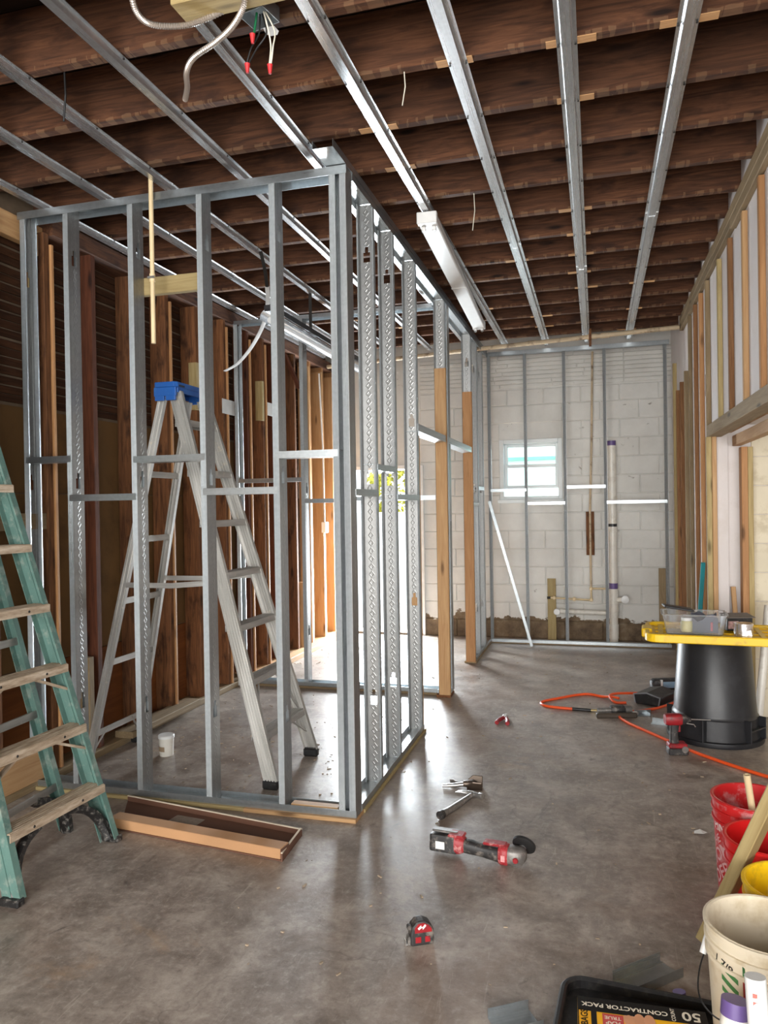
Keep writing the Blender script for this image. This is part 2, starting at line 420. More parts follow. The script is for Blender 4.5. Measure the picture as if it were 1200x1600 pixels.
for i, y in enumerate(YS):
    new = y > 7.3
    mt = FIR if new else (OLDRED if i in (3, 8, 10) else OLDSTUD)
    d = -2.95 + random.uniform(-.012, .008); w_ = .11 if i == 10 else .045
    lum('stud', -3.09, d, y-w_, y, .045, 3.06, mt, wall_left, 'Z')
    if i in (2, 5, 6, 7, 8, 9):
        lum('furring_strip', -3.02, d+.012, y+.002, y+.024, .045, 3.03-random.uniform(0,.05), FIR, wall_left, 'Z')
    if new:
        lum('furring_strip', -3.06, d+.014, y-.1, y-.075, .045, 3.0, PINE, wall_left, 'Z')
lum('sill_plate', -3.1, -2.925, 1.2, 6.0, 0, .044, PINEG, wall_left, 'Y')
lum('sill_plate', -3.1, -2.84, 6.0, 8.44, 0, .05, PINE, wall_left, 'Y')
lum('top_plate', -3.1, -2.94, 3.6, 8.44, 3.06, 3.16, OLD, wall_left, 'Y')
lum('top_plate', -3.06, -3.01, 1.2, 3.62, 2.98, 3.11, PINE, wall_left, 'Y')
lum('blocking', -3.06, -2.99, 3.5, 3.6, 2.93, 3.05, PINE, wall_left, 'Z')
lum('blocking', -3.05, -3.01, 3.52, 3.56, 2.62, 2.93, PINEY, wall_left, 'Z')
lum('base_plank', -2.948, -2.922, 1.4, 3.5, .045, .2, PINE, wall_left, 'Y')
lum('blocking', -3.06, -2.97, 2.9, 3.56, 1.40, 1.49, PINEG, wall_left, 'Y')
for y, z0, z1, mt in ((5.25, 2.26, 2.62, PINEY), (6.42, 2.3, 2.66, PINEY), (6.9, 1.95, 2.4, PINE), (3.93, .1, .62, PINEG), (7.35, .05, .72, PINE)):
    lum('short_block', -3.0, -2.93, y-.1, y-.055, z0, z1, mt, wall_left, 'Z')
lum('floor_cleat', -2.99, -2.86, 4.15, 5.0, .044, .085, PINEG, wall_left, 'Y')
beam('knee_brace', (-2.99, 6.98, 3.04), (-2.92, 7.2, 2.72), .05, .03, OLDRED, wall_left)
NAILP = plain('stamped_nail_plate', srgb(196, 196, 194), .4, .3, .1)
for y, z in ((5.56, 2.28), (6.44, 2.36)):
    put('nail_plate', MB().box(-2.936, -2.932, y, y+.22, z, z+.12).mesh('nail_plate', NAILP), wall_left)

# right wall: white plaster with timber strips, header over a side opening
XR = .775
m = MB().box(XR, XR+.1, 5.66, YB, 0, 3.45).box(XR, XR+.1, .5, 5.66, 2.02, 3.45)
wall_right = struct('wall_right', m.mesh('wall_right', PLASTER), 'white plaster right wall carrying pine furring strips')
lum('top_plate', .742, XR, 1.0, 4.62, 3.025, 3.085, PINEG, wall_right, 'Y'); lum('top_plate', .74, XR, 1.0, 5.3, 3.085, 3.15, PINEG, wall_right, 'Y')
lum('top_plate', .742, XR, 4.625, 7.3, 3.04, 3.10, PINEG, wall_right, 'Y'); lum('top_plate', .74, XR, 5.3, 7.3, 3.10, 3.16, PINEG, wall_right, 'Y')
for y, mt in ((3.05, PINE), (3.48, PINE), (3.92, FIR), (4.34, PINE), (4.78, AGED), (5.18, PINEY)):
    lum('furring_strip', .748, XR, y-.042, y, 2.025, 3.0+random.uniform(-.02,.02), mt, wall_right, 'Z')
    lum('shim_block', .755, XR-.002, y+.001, y+.03, 2.93, 3.02, OLDSTUD, wall_right, 'Z')
for y, mt in ((5.70, PINEG), (6.03, FIR), (6.36, AGED), (6.72, PINEG)):
    lum('furring_strip', .745, XR, y-.045, y, .02, 3.03, mt, wall_right, 'Z')
for i, (y, z) in enumerate(((6.02,2.18), (6.34,2.12), (6.36,1.92), (5.72,2.24), (6.04,1.85))):
    lum('shim_block', .75, XR, y+.001, y+.035, z, z+.15, OLDRED, wall_right, 'Z')
for y, z1, mt in ((7.0, 2.62, PINEG), (7.35, 2.58, AGED), (7.68, 2.55, AGED), (7.98, 2.86, PINEY)):
    lum('furring_strip', .74, XR, y-.045, y, .02, z1, mt, wall_right, 'Z')
lum('header', .742, .838, 1.0, 5.66, 1.94, 2.02, PINEG, wall_right, 'Y')
lum('header', .90, .955, 1.0, 5.62, 1.87, 1.94, PINE, wall_right, 'Y')
for i in range(24):
    lum('soffit_board', (.838), .90, 1.2+.186*i, 1.38+.186*i, 1.965, 1.985, PINE, wall_right, 'X')
lum('jamb_stud', .735, .768, 5.62, 5.66, 0, 1.94, PINEY, wall_right, 'Z'); lum('jamb_stud', .769, .80, 5.615, 5.66, 0, 1.94, PINE, wall_right, 'Z')
lum('jamb_stud', .945, .985, 5.56, 5.65, 0, 1.86, FIR, wall_right, 'Z'); lum('jamb_stud', .987, 1.022, 5.58, 5.65, 0, 1.86, PINEY, wall_right, 'Z')
wall_alcove = struct('wall_alcove', MB().box(.80, 4.2, 5.70, 5.86, 0, 2.3).mesh('wall_alcove', PLASTER), 'cream painted wall inside the side opening on the right')
ALC = plain('cream_block_paint', srgb(226, 216, 192), .8, 0, .06, dirt=srgb(208, 196, 170), sc=3, bump=.3)
for r in range(10):
    for c in range(6):
        a = 1.03 + .4*c - (.2 if r % 2 else 0); a2 = max(a, 1.03)
        put('block', cached(('ab', round(a+.395-a2,3)), lambda: MB().box(0, a+.395-a2, -.012, .004, 0, .196).mesh('block', ALC, bevel=.004)), wall_alcove, T(a2, 5.70, .2*r))
put('brick_patch', MB().prism([(0,-.02),(.05,-.1),(.13,-.14),(.16,-.05),(.15,.09),(.09,.15),(.05,.06)], 0, .012).mesh('brick_patch', plain('exposed_brick', srgb(196, 104, 64), .85, 0, .3, sc=20, bump=.8), bevel=.004), wall_alcove, T(1.17, 5.688, 1.50) @ RX(90), label='patch of bare orange brick in the cream wall')
struct('added_ceiling_alcove', MB().box(.84, 4.2, -3.2, 5.9, 2.02, 2.1).mesh('added_ceiling_alcove', PLASTER), 'added low soffit over the side opening at the right, keeping sky light out')  # added unseen ceiling slab, stops world light coming in from above
struct('wall_side', MB().box(4.0, 4.2, -3.2, 5.9, 0, 3.45).mesh('wall_side', PLASTER), 'far side wall beyond the right-hand opening')

# outside, seen through the doorway and the window
FENCE = plain('white_vinyl_fence', srgb(236, 238, 240), .5, 0, .03)
fence = root('vinyl_fence', (0, 11.2, -.03), 'white vinyl panel fence outside the back doorway', 'fence')
for i in range(22):
    lum('picket', -6+.36*i, -5.645+.36*i, 11.2, 11.23, -.03, 1.32, FENCE, fence, 'Z')
lum('top_rail', -6, 1.9, 11.17, 11.26, 1.32, 1.40, FENCE, fence, 'X')
for i in range(5): lum('post', -6+1.9*i, -5.88+1.9*i, 11.16, 11.28, -.03, 1.46, FENCE, fence, 'Z')
def bush(name, loc, sx, sy, sz, col, n, label):
    t = NT(name+'_leaf'); oi = t.noise(t.pos(), 9, 3)
    m_ = t.out(t.ramp(oi, [(.3, shade(col,.6)), (.7, shade(col,1.5))]), .6); m = MB()
    for _ in range(n):
        u, v = random.uniform(0, 2*math.pi), random.uniform(-1, 1); q = math.sqrt(1-v*v); k = random.uniform(.75, 1.0)
        p = Vector((sx*q*math.cos(u)*k, sy*q*math.sin(u)*k, sz*v*k)); s = random.uniform(.05, .1)
        M = T(*p) @ Matrix.Rotation(random.uniform(0, 6.28), 4, Vector((random.random()-.5, random.random()-.5, random.random()-.5)).normalized())
        m.add([(-s,0,0),(0,-s*.45,.01),(s,0,0),(0,s*.45,.01)], [(0,1,2),(0,2,3)], M)
    r = root(name, loc, label, 'shrub')
    put('foliage', m.mesh(name, m_), r, I4, False)
    put('stem', MB().tube([(0,0,-loc[2]),(0,0,0)], .05).mesh('stem', OLDSTUD), r, I4, False)
bush('yellow_shrub', (-3.0, 12.4, 1.75), .9, .5, .62, srgb(176, 172, 62), 1300, 'yellow-leaved shrub above the fence outside the doorway')
bush('green_shrub', (-4.75, 12.1, 1.5), .7, .5, .6, srgb(110, 150, 60), 900, 'green leafy shrub beside the yellow one outside the doorway')
bush('hedge_shrub', (-1.0, 12.6, .9), .8, .4, .55, srgb(120, 140, 70), 700, 'low green shrub outside seen at the foot of the window')
nb = root('neighbour_house', (-1.1, 14.2, -.03), 'pale green neighbouring house wall outside the window', 'house')
CLAP = plain('pale_green_siding', srgb(206, 232, 222), .6, 0, .03); CLAPD = plain('teal_trim', srgb(120, 176, 160), .5)
for i in range(18):
    lum('siding_board', -3.1, .9, 14.2-.01*(i % 2), 14.24, .17*i-.03, .17*i+.135, CLAP, nb, 'X')
lum('trim_board', -3.1, .9, 14.12, 14.3, 2.30, 2.36, CLAPD, nb, 'X')

# ------------------------------------------------------------------ steel stud framing
def cstud_mesh(L, holes=(), D=.092, F=.032, mats=None):
    def fn():
        t = .0017; m = MB(); segs = []
        for h in sorted(holes):
            segs.append((h-.027, h+.027, .019)); segs.append((h+.027, h+.056, .009))
        x = 0
        for a, b, hw in segs:
            if b > L or a < x: continue
            if a > x: m.box(x, a, 0, D, 0, t)
            m.box(a, b, 0, D/2-hw, 0, t); m.box(a, b, D/2+hw, D, 0, t); x = b
        m.box(x, L, 0, D, 0, t)
        m.box(0, L, 0, t, t, F, mi=1); m.box(0, L, D-t, D, t, F, mi=1)
        m.box(0, L, t, .008, F-t, F, mi=1); m.box(0, L, D-.008, D-t, F-t, F, mi=1)
        for yy in (.012, D-.012): m.box(0, L, yy-.002, yy+.002, t, t+.0012)
        return m.mesh('stud', mats or [GALD, GALK])
    return cached(('cs', round(L,3), tuple(round(h,2) for h in holes), D, F), fn)
def track_mesh(L, D=.095, H=.032):
    def fn():
        t = .0017; m = MB().box(0, L, 0, D, 0, t).box(0, L, 0, t, t, H).box(0, L, D-t, D, t, H)
        return m.mesh('track', GAL)
    return cached(('tr', round(L,3), round(D,4), round(H,4)), fn)
def vstud(parent, x, y, z0, z1, wdir, holes=(), D=.092, F=.032, name='stud'):
    """web runs from (x,y) along wdir for D; flanges stand off along up x wdir"""
    X = Vector((0,0,1)); Y = Vector(wdir); Z = X.cross(Y)
    return put(name, cstud_mesh(z1-z0, tuple(h-z0 for h in holes), D, F), parent, basis((x,y,z0), X, Z))
def htrack(parent, p0, p1, up, D=.095, H=.032, name='track'):
    p0 = Vector(p0); d = Vector(p1)-p0
    M = basis(p0, d, up) @ T(0, -D/2, 0)
    return put(name, track_mesh(d.length, D, H), parent, M)
H3 = (.47, 1.645, 2.83)
# front partition
fp = root('steel_partition', (-2.05, 3.43, 0), 'front galvanised steel stud partition facing the camera', 'partition', 'steel stud partitions')
lum('sole_strip', -2.98, -1.7, 3.362, 3.49, 0, .019, PINEY, fp, 'X'); lum('sole_strip', -1.697, -1.115, 3.358, 3.49, 0, .019, PINE, fp, 'X')
htrack(fp, (-2.975, 3.4265, .019), (-1.118, 3.4265, .019), (0,0,1), name='bottom_track')
htrack(fp, (-2.985, 3.4265, 3.112), (-1.116, 3.4265, 3.112), (0,0,-1), .097, .04, name='top_track')
vstud(fp, -2.972, 3.472, .021, 3.108, (0,-1,0), (.47, 1.645, 2.75))            # end stud, opens to the right
for x in (-2.667, -2.275, -1.878, -1.483): vstud(fp, x, 3.381, .021, 3.108, (0,1,0), H3)
vstud(fp, -1.205, 3.472, .021, 3.108, (0,-1,0), ()); vstud(fp, -1.120, 3.381, .021, 3.108, (0,1,0), ())
for x0, x1, z in ((-2.94,-2.70,1.776), (-2.667,-2.31,1.568), (-2.275,-1.91,1.759), (-1.878,-1.515,1.585), (-1.483,-1.205,1.756)):
    htrack(fp, (x0-.02, 3.3785, z), (x1+.025, 3.3785, z), (0,1,0), .034, .085, name='noggin')
lum('backing_board', -2.335, -1.90, 3.474, 3.512, 2.628, 2.718, PINEY, fp, 'X')
lum('sole_block', -1.46, -1.22, 3.40, 3.45, .022, .05, PINE, fp, 'X')
# side partition: three lengths split by two door openings
sp = root('steel_partition', (-1.165, 4.6, 0), 'galvanised steel stud side partition running back to the block wall', 'partition', 'steel stud partitions')
lum('sole_strip', -1.225, -1.108, 3.492, 4.86, 0, .019, PINEY, sp, 'Y'); lum('sole_strip', -1.225, -1.112, 5.74, 5.9, 0, .019, OLDSTUD, sp, 'Y'); lum('sole_strip', -1.225, -1.112, 7.04, 8.12, 0, .019, PINEG, sp, 'Y')
for y0, y1 in ((3.476, 4.85), (5.78, 5.9), (7.05, 8.12)): htrack(sp, (-1.1665, y0, .019), (-1.1665, y1, .019), (0,0,1), name='bottom_track')
htrack(sp, (-1.1665, 3.478, 3.112), (-1.1665, 8.12, 3.112), (0,0,-1), .097, .034, name='top_track')
htrack(sp, (-1.1665, 3.2, 3.115), (-1.1665, 8.12, 3.115), (0,0,1), .099, .036, name='slip_track')
HS = (.46, 1.645, 2.83)
for y in (3.86, 4.262): vstud(sp, -1.12, y, .021, 3.108, (-1,0,0), HS)
vstud(sp, -1.12, 4.822, .021, 3.108, (-1,0,0), (.866, 2.045))
lum('door_jamb', -1.208, -1.122, 4.824, 4.858, .021, 1.96, PINE, sp, 'Z')
vstud(sp, -1.12, 5.812, .021, 3.108, (-1,0,0), (.47, 1.645)); vstud(sp, -1.121, 5.86, .021, 3.108, (0,1,0), (1.4,))
lum('door_jamb', -1.203, -1.114, 5.74, 5.778, .02, 2.56, PINE, sp, 'Z')
lum('door_jamb', -1.203, -1.114, 7.0, 7.038, .02, 2.555, FIR, sp, 'Z')
for y in (7.072, 7.42, 7.78): vstud(sp, -1.12, y, .021, 3.108, (-1,0,0), HS)
vstud(sp, -1.12, 8.09, .021, 3.108, (0,-1,0), ()) if False else vstud(sp, -1.212, 8.12, .021, 3.108, (0,-1,0), (1.2,))
for y0, y1 in ((4.80, 5.78), (5.86, 7.04)): htrack(sp, (-1.1665, y0, 1.985), (-1.1665, y1, 1.985), (0,0,1), .097, .05, name='door_header')
for y0, y1, z in ((3.46,3.845,1.568), (3.845,4.25,1.707), (4.25,4.82,1.55), (7.07,7.42,1.5), (7.42,7.78,1.66)):
    htrack(sp, (-1.1185, y0, z), (-1.1185, y1, z), (-1,0,0), .034, .085, name='noggin')
# cross partition inside
ip = root('steel_partition', (-2.05, 5.85, 0), 'inner galvanised steel stud cross partition behind the aluminium ladder', 'partition', 'steel stud partitions')
lum('sole_strip', -2.95, -1.23, 5.79, 5.91, 0, .019, PINEG, ip, 'X')
htrack(ip, (-2.95, 5.8465, .019), (-1.225, 5.8465, .019), (0,0,1), name='bottom_track')
htrack(ip, (-2.95, 5.8465, 3.085), (-1.225, 5.8465, 3.085), (0,0,-1), name='top_track')
vstud(ip, -2.945, 5.892, .021, 3.082, (0,-1,0), HS)
for x in (-2.32,): vstud(ip, x, 5.801, .021, 3.082, (0,1,0), HS)
for x0, x1, z in ((-2.92,-2.34,1.73), (-2.32,-1.9,1.55), (-1.9,-1.22,1.56)):
    htrack(ip, (x0, 5.7985, z), (x1, 5.7985, z), (0,1,0), .034, .085, name='noggin')
# plumbing wall frame in front of the block wall
bf = root('steel_partition', (-.2, 8.14, 0), 'narrow galvanised steel stud frame standing before the white block wall', 'partition', 'steel stud partitions')
lum('sole_strip', -1.11, .71, 8.115, 8.175, 0, .012, PINEG, bf, 'X')
htrack(bf, (-1.11, 8.142, .012), (.715, 8.142, .012), (0,0,1), .044, .03, name='bottom_track')
htrack(bf, (-1.11, 8.142, 3.135), (.725, 8.142, 3.135), (0,0,-1), .044, .04, name='top_track')
for x in (-1.09, -.706, -.300, .108, .70): vstud(bf, x, 8.121, .014, 3.13, (0,1,0), (), .041, .032)
for x0, x1, z in ((-1.1,-.72,1.645), (-.71,-.32,1.50), (-.30,.09,1.665), (.10,.69,1.50)):
    htrack(bf, (x0, 8.118, z), (x1, 8.118, z), (0,1,0), .032, .04, name='noggin')

# ------------------------------------------------------------------ ceiling furring channels with timber shims
def hat_mesh(L):
    def fn():
        t = .0016; a, b, h, fl = .017, .023, .022, .014
        out = [(-b-fl, h), (-b, h), (-a, 0), (a, 0), (b, h), (b+fl, h)]
        inn = [(b+fl, h+t), (b-.001, h+t), (a-.001, t), (-a+.001, t), (-b+.001, h+t), (-b-fl, h+t)]
        m = MB().extr(out+inn, L)
        m.f = [f for f in m.f if len(f) == 4]
        n = 12
        for i in range(5): m.f.append((i, i+1, n-2-i, n-1-i)); m.f.append((n+i, n+n-1-i, n+n-2-i, n+i+1))
        m.mi = [0]*len(m.f)
        return m.mesh('channel', GALC)
    return cached(('hat', round(L,3)), fn)
CHX = [-2.905, -2.515, -2.12, -1.70, -1.288, -.905, -.486, -.083, .330]
NMS = ['first furring channel from the left wall, nearest the lath', 'second furring channel from the left timber wall', 'third furring channel from the left, above the hanging cream pipe', 'fourth furring channel from the left timber wall', 'furring channel passing beside the junction box with red wire caps', 'furring channel beside the white strip light', 'furring channel right of the white strip light, fourth from the right wall' , 'second furring channel from the right wall, with many timber shims', 'furring channel nearest the right wall']
NMS[6] = 'third furring channel from the right wall'
SH = {5: (3.27, 3.68, 6.53), 6: (2.87, 5.31, 6.94, 7.35), 7: (2.87, 3.28, 4.50, 4.91, 5.31, 5.72, 6.13), 8: (2.87, 6.13, 6.94, 7.75), 3: (6.94,), 2: (6.53,), 4: (6.9,)}
for i, x in enumerate(CHX):
    c = root('furring_channel', (x, 4.2, 3.158), 'galvanised ' + NMS[i], 'furring channel', 'ceiling furring channels')
    y0, y1 = .6, (8.1 if i > 3 else 7.9)
    js = 4.5 + .6*((i*7) % 5)/2
    put('channel', hat_mesh(js-y0), c, basis((x, y0, 3.158), (0,1,0), (0,0,1)))
    put('channel', hat_mesh(y1-js+.15), c, basis((x+.0005, js-.15, 3.1555), (0,1,0), (0,0,1)))
    for y in SH.get(i, ()):
        Ls = random.uniform(.13, .2); off = random.uniform(-.03, .03)
        lum('shim', x-Ls/2+off, x+Ls/2+off, y-.048, y-.004, 3.1815, 3.1845, SHIMW, c, 'X')
        lum('shim', x-Ls/2+off+.03, x+Ls/2+off+.05, y-.05, y-.008, 3.176, 3.181, SHIMW, c, 'X') if (i+int(y*10)) % 3 == 0 and abs(off) < .0 else None
    m = MB()
    for y in [2.06+.4075*k for k in range(15)]:
        if y > y1: continue
        for q in (-1, 1): m.lathe([(.0, -.004), (.0045, -.004), (.0045, 0)], 6, T(x+q*.031, y-.022, 3.178))
    put('screws', m.mesh('screws', DARKM), c, kind='stuff')

# ------------------------------------------------------------------ ladders
ALU = NT('worn_aluminium'); _v = ALU.obj(scale=(1,10,10)); _g = ALU.noise(_v, 3, 6)
_c = ALU.ramp(_g, [(.3, (.38,.37,.345)), (.7, (.58,.565,.54))])
_c = ALU.mix(ALU.ramp(ALU.noise(ALU.obj(), 14, 6, .7), [(.6,(0,0,0)),(.68,(.8,.8,.8))]), _c, srgb(206, 198, 184))
ALU = ALU.out(_c, .42, .75)
FIBRE = plain('green_fibreglass', srgb(88, 120, 112), .55, 0, .18, dirt=srgb(132, 146, 136), sc=7, bump=.1)
STEPD = NT('dusty_ladder_step'); _n = STEPD.noise(STEPD.obj(scale=(1,6,6)), 9, 6, .65)
STEPD = STEPD.out(STEPD.ramp(_n, [(.32, srgb(150, 130, 108)), (.55, srgb(192, 174, 152)), (.75, srgb(224, 212, 194))]), .6, .25)
BLUEP = plain('blue_plastic', srgb(28, 84, 158), .4, 0, .1, dirt=srgb(40, 96, 164), sc=9)
def rail_mesh(L, w, mat, ribs=4, fl=.026):
    def fn():
        h = w/2; m = MB().box(0, L, -h, h, -.0035, 0).box(0, L, -h, -h+.004, -fl, -.0035).box(0, L, h-.004, h, -fl, -.0035)
        for k in range(ribs):
            y = -h + w*(k+.5)/ribs; m.box(0, L, y-.0045, y+.0045, 0, .0045); m.box(0, L, y-.0045, y+.0045, -.008, -.0035)
        return m.mesh('rail', mat)
    return cached(('rail', round(L,3), w, mat.name, ribs), fn)
def rail(parent, a, b, w, mat, out, ribs=4, name='front_rail', fl=.026):
    a, b = Vector(a), Vector(b)
    return put(name, rail_mesh((b-a).length, w, mat, ribs, fl), parent, basis(a, b-a, out))
def step_mesh(L, d, mat):
    def fn():
        m = MB().box(0, L, -d/2, d/2, -.004, 0)
        m.box(0, L, -d/2, -d/2+.004, -.034, -.004); m.box(0, L, d/2-.004, d/2, -.034, -.004)
        for k in range(6): m.box(0, L, -d/2+d*(k+.5)/6-.003, -d/2+d*(k+.5)/6+.003, 0, .002)
        return m.mesh('step', mat)
    return cached(('step', round(L,3), d, mat.name), fn)
def lerp(a, b, t): return Vector(a).lerp(Vector(b), t)

# open aluminium stepladder behind the front partition
al = root('step_ladder', (-2.25, 3.95, 0), 'open aluminium stepladder with a blue top cap inside the stud framing', 'ladder')
FL, FR = Vector((-1.685, 3.66, .03)), Vector((-1.672, 4.235, .03)); TL, TR = Vector((-2.295, 3.79, 2.16)), Vector((-2.29, 4.11, 2.16))
BL, BR = Vector((-2.86, 3.70, .03)), Vector((-2.865, 4.23, .03)); UL, UR = Vector((-2.385, 3.80, 2.15)), Vector((-2.385, 4.10, 2.15))
rail(al, FL, TL, .078, ALU, (0,-1,0), 5); rail(al, FR, TR, .078, ALU, (0,1,0), 5)
rail(al, BL, UL, .045, ALU, (0,-1,0), 2, 'rear_rail'); rail(al, BR, UR, .045, ALU, (0,1,0), 2, 'rear_rail')
for k in range(1, 8):
    t = (.29*k-.03)/2.16; a, b = lerp(FL, TL, t), lerp(FR, TR, t)
    put('step', step_mesh((b-a).length, .085, ALU), al, basis(a, b-a, (0,0,1)))
for z in (.20, .62, .98, 1.34, 1.72):
    t = (z-.03)/2.14; a, b = lerp(BL, UL, t), lerp(BR, UR, t)
    beam('rear_brace', a, b, .008, .036, ALU, al, up=(0,0,1))
for a, b in ((lerp(FL,TL,.5), lerp(BL,UL,.49)), (lerp(FR,TR,.5), lerp(BR,UR,.49))):
    mid = (Vector(a)+Vector(b))/2 + Vector((0,0,-.012))
    beam('spreader', a, mid, .006, .03, ALU, al, up=(0,0,1)); beam('spreader', mid, b, .006, .03, ALU, al, up=(0,0,1))
for (p, q, i) in ((FL,FR,.12), (FL,FR,.255)):
    for s, e in ((FL,TL), (FR,TR)):
        a = lerp(s, e, i*.45); o = lerp(FR if s is FL else FL, TR if s is FL else TL, i+.005)
        b = lerp(lerp(s,e,i+.01), o, .32) + Vector((0,0,-.03))
        put('step_brace', MB().tube([a, b], .006, 6).mesh('step_brace', ALU), al)
for s, e in ((BL,UL), (BR,UR)):
    o = BR if s is BL else BL
    put('rear_strut', MB().tube([lerp(s,e,.01), lerp(lerp(s,e,.083), lerp(o, UR if s is BL else UL, .083), .25)], .007, 6).mesh('rear_strut', ALU), al)
for p in (FL, FR, BL, BR):
    put('foot', MB().box(-.05, .04, -.02, .02, 0, .05).mesh('foot', BLACKP, bevel=.008), al, T(p.x, p.y+(.012 if p.y < 4 else -.012), 0))
capm = MB().prism([(-.06,-.2),(.06,-.2),(.075,-.18),(.075,.18),(.06,.2),(-.06,.2),(-.075,.18),(-.075,-.18)], 0, .03).box(-.07,.07,-.198,-.18,-.05,0).box(-.07,.07,.18,.198,-.05,0)
for sx in (-1, 1): capm.box(sx*.035-.03, sx*.035+.03, -.197, -.18, -.075, -.045); capm.box(sx*.07-.004, sx*.07+.004, -.18, .18, -.03, 0)
cap = put('top_cap', capm.mesh('top_cap', BLUEP, bevel=.008, seg=2), al, T(-2.338, 3.95, 2.19))
for dx in (-.07, .05): put('tool_slot', MB().box(.0755, .0765, dx*2-.03, dx*2+.03, .004, .014).mesh('tool_slot', BLACKP), cap, I4, False)

# folded green fibreglass stepladder leaning by the left wall
gl = root('step_ladder', (-2.25, 2.65, 0), 'folded green fibreglass stepladder with dusty steps leaning at the left', 'ladder')
k_ = 2.9
FL, FR = Vector((-2.165, 2.352, .012)), Vector((-2.14, 2.93, .012))
TL, TR = Vector((-2.165-.297*k_, 2.352+.048*k_, k_)), Vector((-2.14-.297*k_, 2.93-.048*k_, k_))
BL, BR = Vector((-2.36, 2.41, .02)), Vector((-2.40, 2.965, .02)); UL, UR = TL+Vector((-.06,.03,-.05)), TR+Vector((-.06,-.03,-.05))
rail(gl, FL, TL, .082, FIBRE, (0,-1,0), 1, fl=.032); rail(gl, FR, TR, .082, FIBRE, (0,1,0), 1, fl=.032)
rail(gl, BL, UL, .058, FIBRE, (0,-1,0), 1, 'rear_rail', .03); rail(gl, BR, UR, .058, FIBRE, (0,1,0), 1, 'rear_rail', .03)
for k in range(10):
    z = .262+.272*k; t = (z-.012)/(k_-.012); a, b = lerp(FL, TL, t), lerp(FR, TR, t)
    s = put('step', step_mesh((b-a).length-.01, .095, STEPD), gl, basis(a+Vector((.012,.005,0)), b-a, (0,0,1)))
    if k < 4:
        for u in (.22, .72): put('rivet', cached(('rivet',), lambda: MB().lathe([(.0,.003),(.005,.002),(.006,0)], 10).mesh('rivet', DARKM)), s, T((b-a).length*u, -.0476, -.018) @ RX(90), False)
for z in (.2, .55, .9):
    t = (z)/(k_); a, b = lerp(BL, UL, t), lerp(BR, UR, t)
    beam('rear_brace', a, b, .01, .035, ALU, gl)
for z0 in (.53, .80):                                   # diagonal step braces
    for s, e, o, oe in ((FR,TR,FL,TL), (FL,TL,FR,TR)):
        a = lerp(s, e, (z0-.12)/k_); b = lerp(lerp(s,e,(z0-.02)/k_), lerp(o,oe,(z0-.02)/k_), .42)
        beam('step_brace', a, b, .022, .012, STEPD, gl)
GUS = plain('scuffed_black_rubber', srgb(30, 29, 29), .5, 0, .3, dirt=srgb(120, 116, 110), sc=22)
for s, e, o, oe in ((FR,TR,FL,TL), (FL,TL,FR,TR)):
    sg = 1 if s is FL else -1; a = s + Vector((.0, sg*.022, .01)); pts = []
    top = lerp(lerp(s,e,.2/k_), lerp(o,oe,.2/k_), .34)
    c = lerp(s, e, .17/k_) + Vector((0, sg*.03, 0))
    for i in range(9):
        u = i/8; pts.append((1-u)**2*a + 2*u*(1-u)*(c+Vector((0,0,.0))) + u*u*top)
    m = MB().tube(pts, [.026-.008*math.sin(math.pi*.5*i/8) for i in range(9)], 6, ry=.026, up=(1,0,0))
    put('foot_gusset', m.mesh('foot_gusset', GUS, smooth=50), gl)
for s, e in ((BR,UR), (BL,UL)):
    sg = -1 if s is BR else 1
    pts = [s+Vector((0,sg*.012,-.012)), s+Vector((0,sg*.03,.08)), s+Vector((-.03,sg*.075,.14)), s+Vector((-.05,sg*.16,.175))]
    put('rear_foot', MB().tube(spline(pts,4), .024, 6, ry=.032, up=(1,0,0)).mesh('rear_foot', GUS, smooth=50), gl)
for s in (FR, FL): put('foot', MB().box(-.046, .044, -.022, .022, 0, .03).mesh('foot', GUS, bevel=.006), gl, T(s.x, s.y, 0))

# ------------------------------------------------------------------ lights, wiring and pipes
sl = root('strip_light', T(-.955, 5.5, 3.092) @ RZ(2.3), 'bare white fluorescent strip light fixed under the joists', 'light fixture')
put('housing', MB().prism([(-.054,-1.33),(.054,-1.33),(.054,1.33),(-.054,1.33)], 0, .058).mesh('housing', WHITEP, bevel=.006), sl, I4, False)
put('end_plate', MB().box(-.057,.057,-1.345,-1.3,-.004,.062).mesh('end_plate', WHITEP, bevel=.004), sl, I4, False)
put('end_plate', MB().box(-.057,.057,1.3,1.345,-.004,.062).mesh('end_plate', WHITEP, bevel=.004), sl, I4, False)
sock = MB().prism([(-.012,-.012),(.012,-.012),(.012,.012),(-.012,.012)], -.022, 0).lathe([(.012,-.01),(.015,-.006),(.012,-.002)], 10, T(0,0,-.02) @ RX(90)).mesh('lamp_holder', WHITEP, bevel=.003)
for y in (-1.27, 1.3):
    for x in (-.03, .03): put('lamp_holder', sock, sl, T(x, y, 0), False)
put('cover_seam', MB().box(-.0545,.0545,-.012,.012,-.0015,.003).mesh('cover_seam', WHITEP), sl, I4, False)

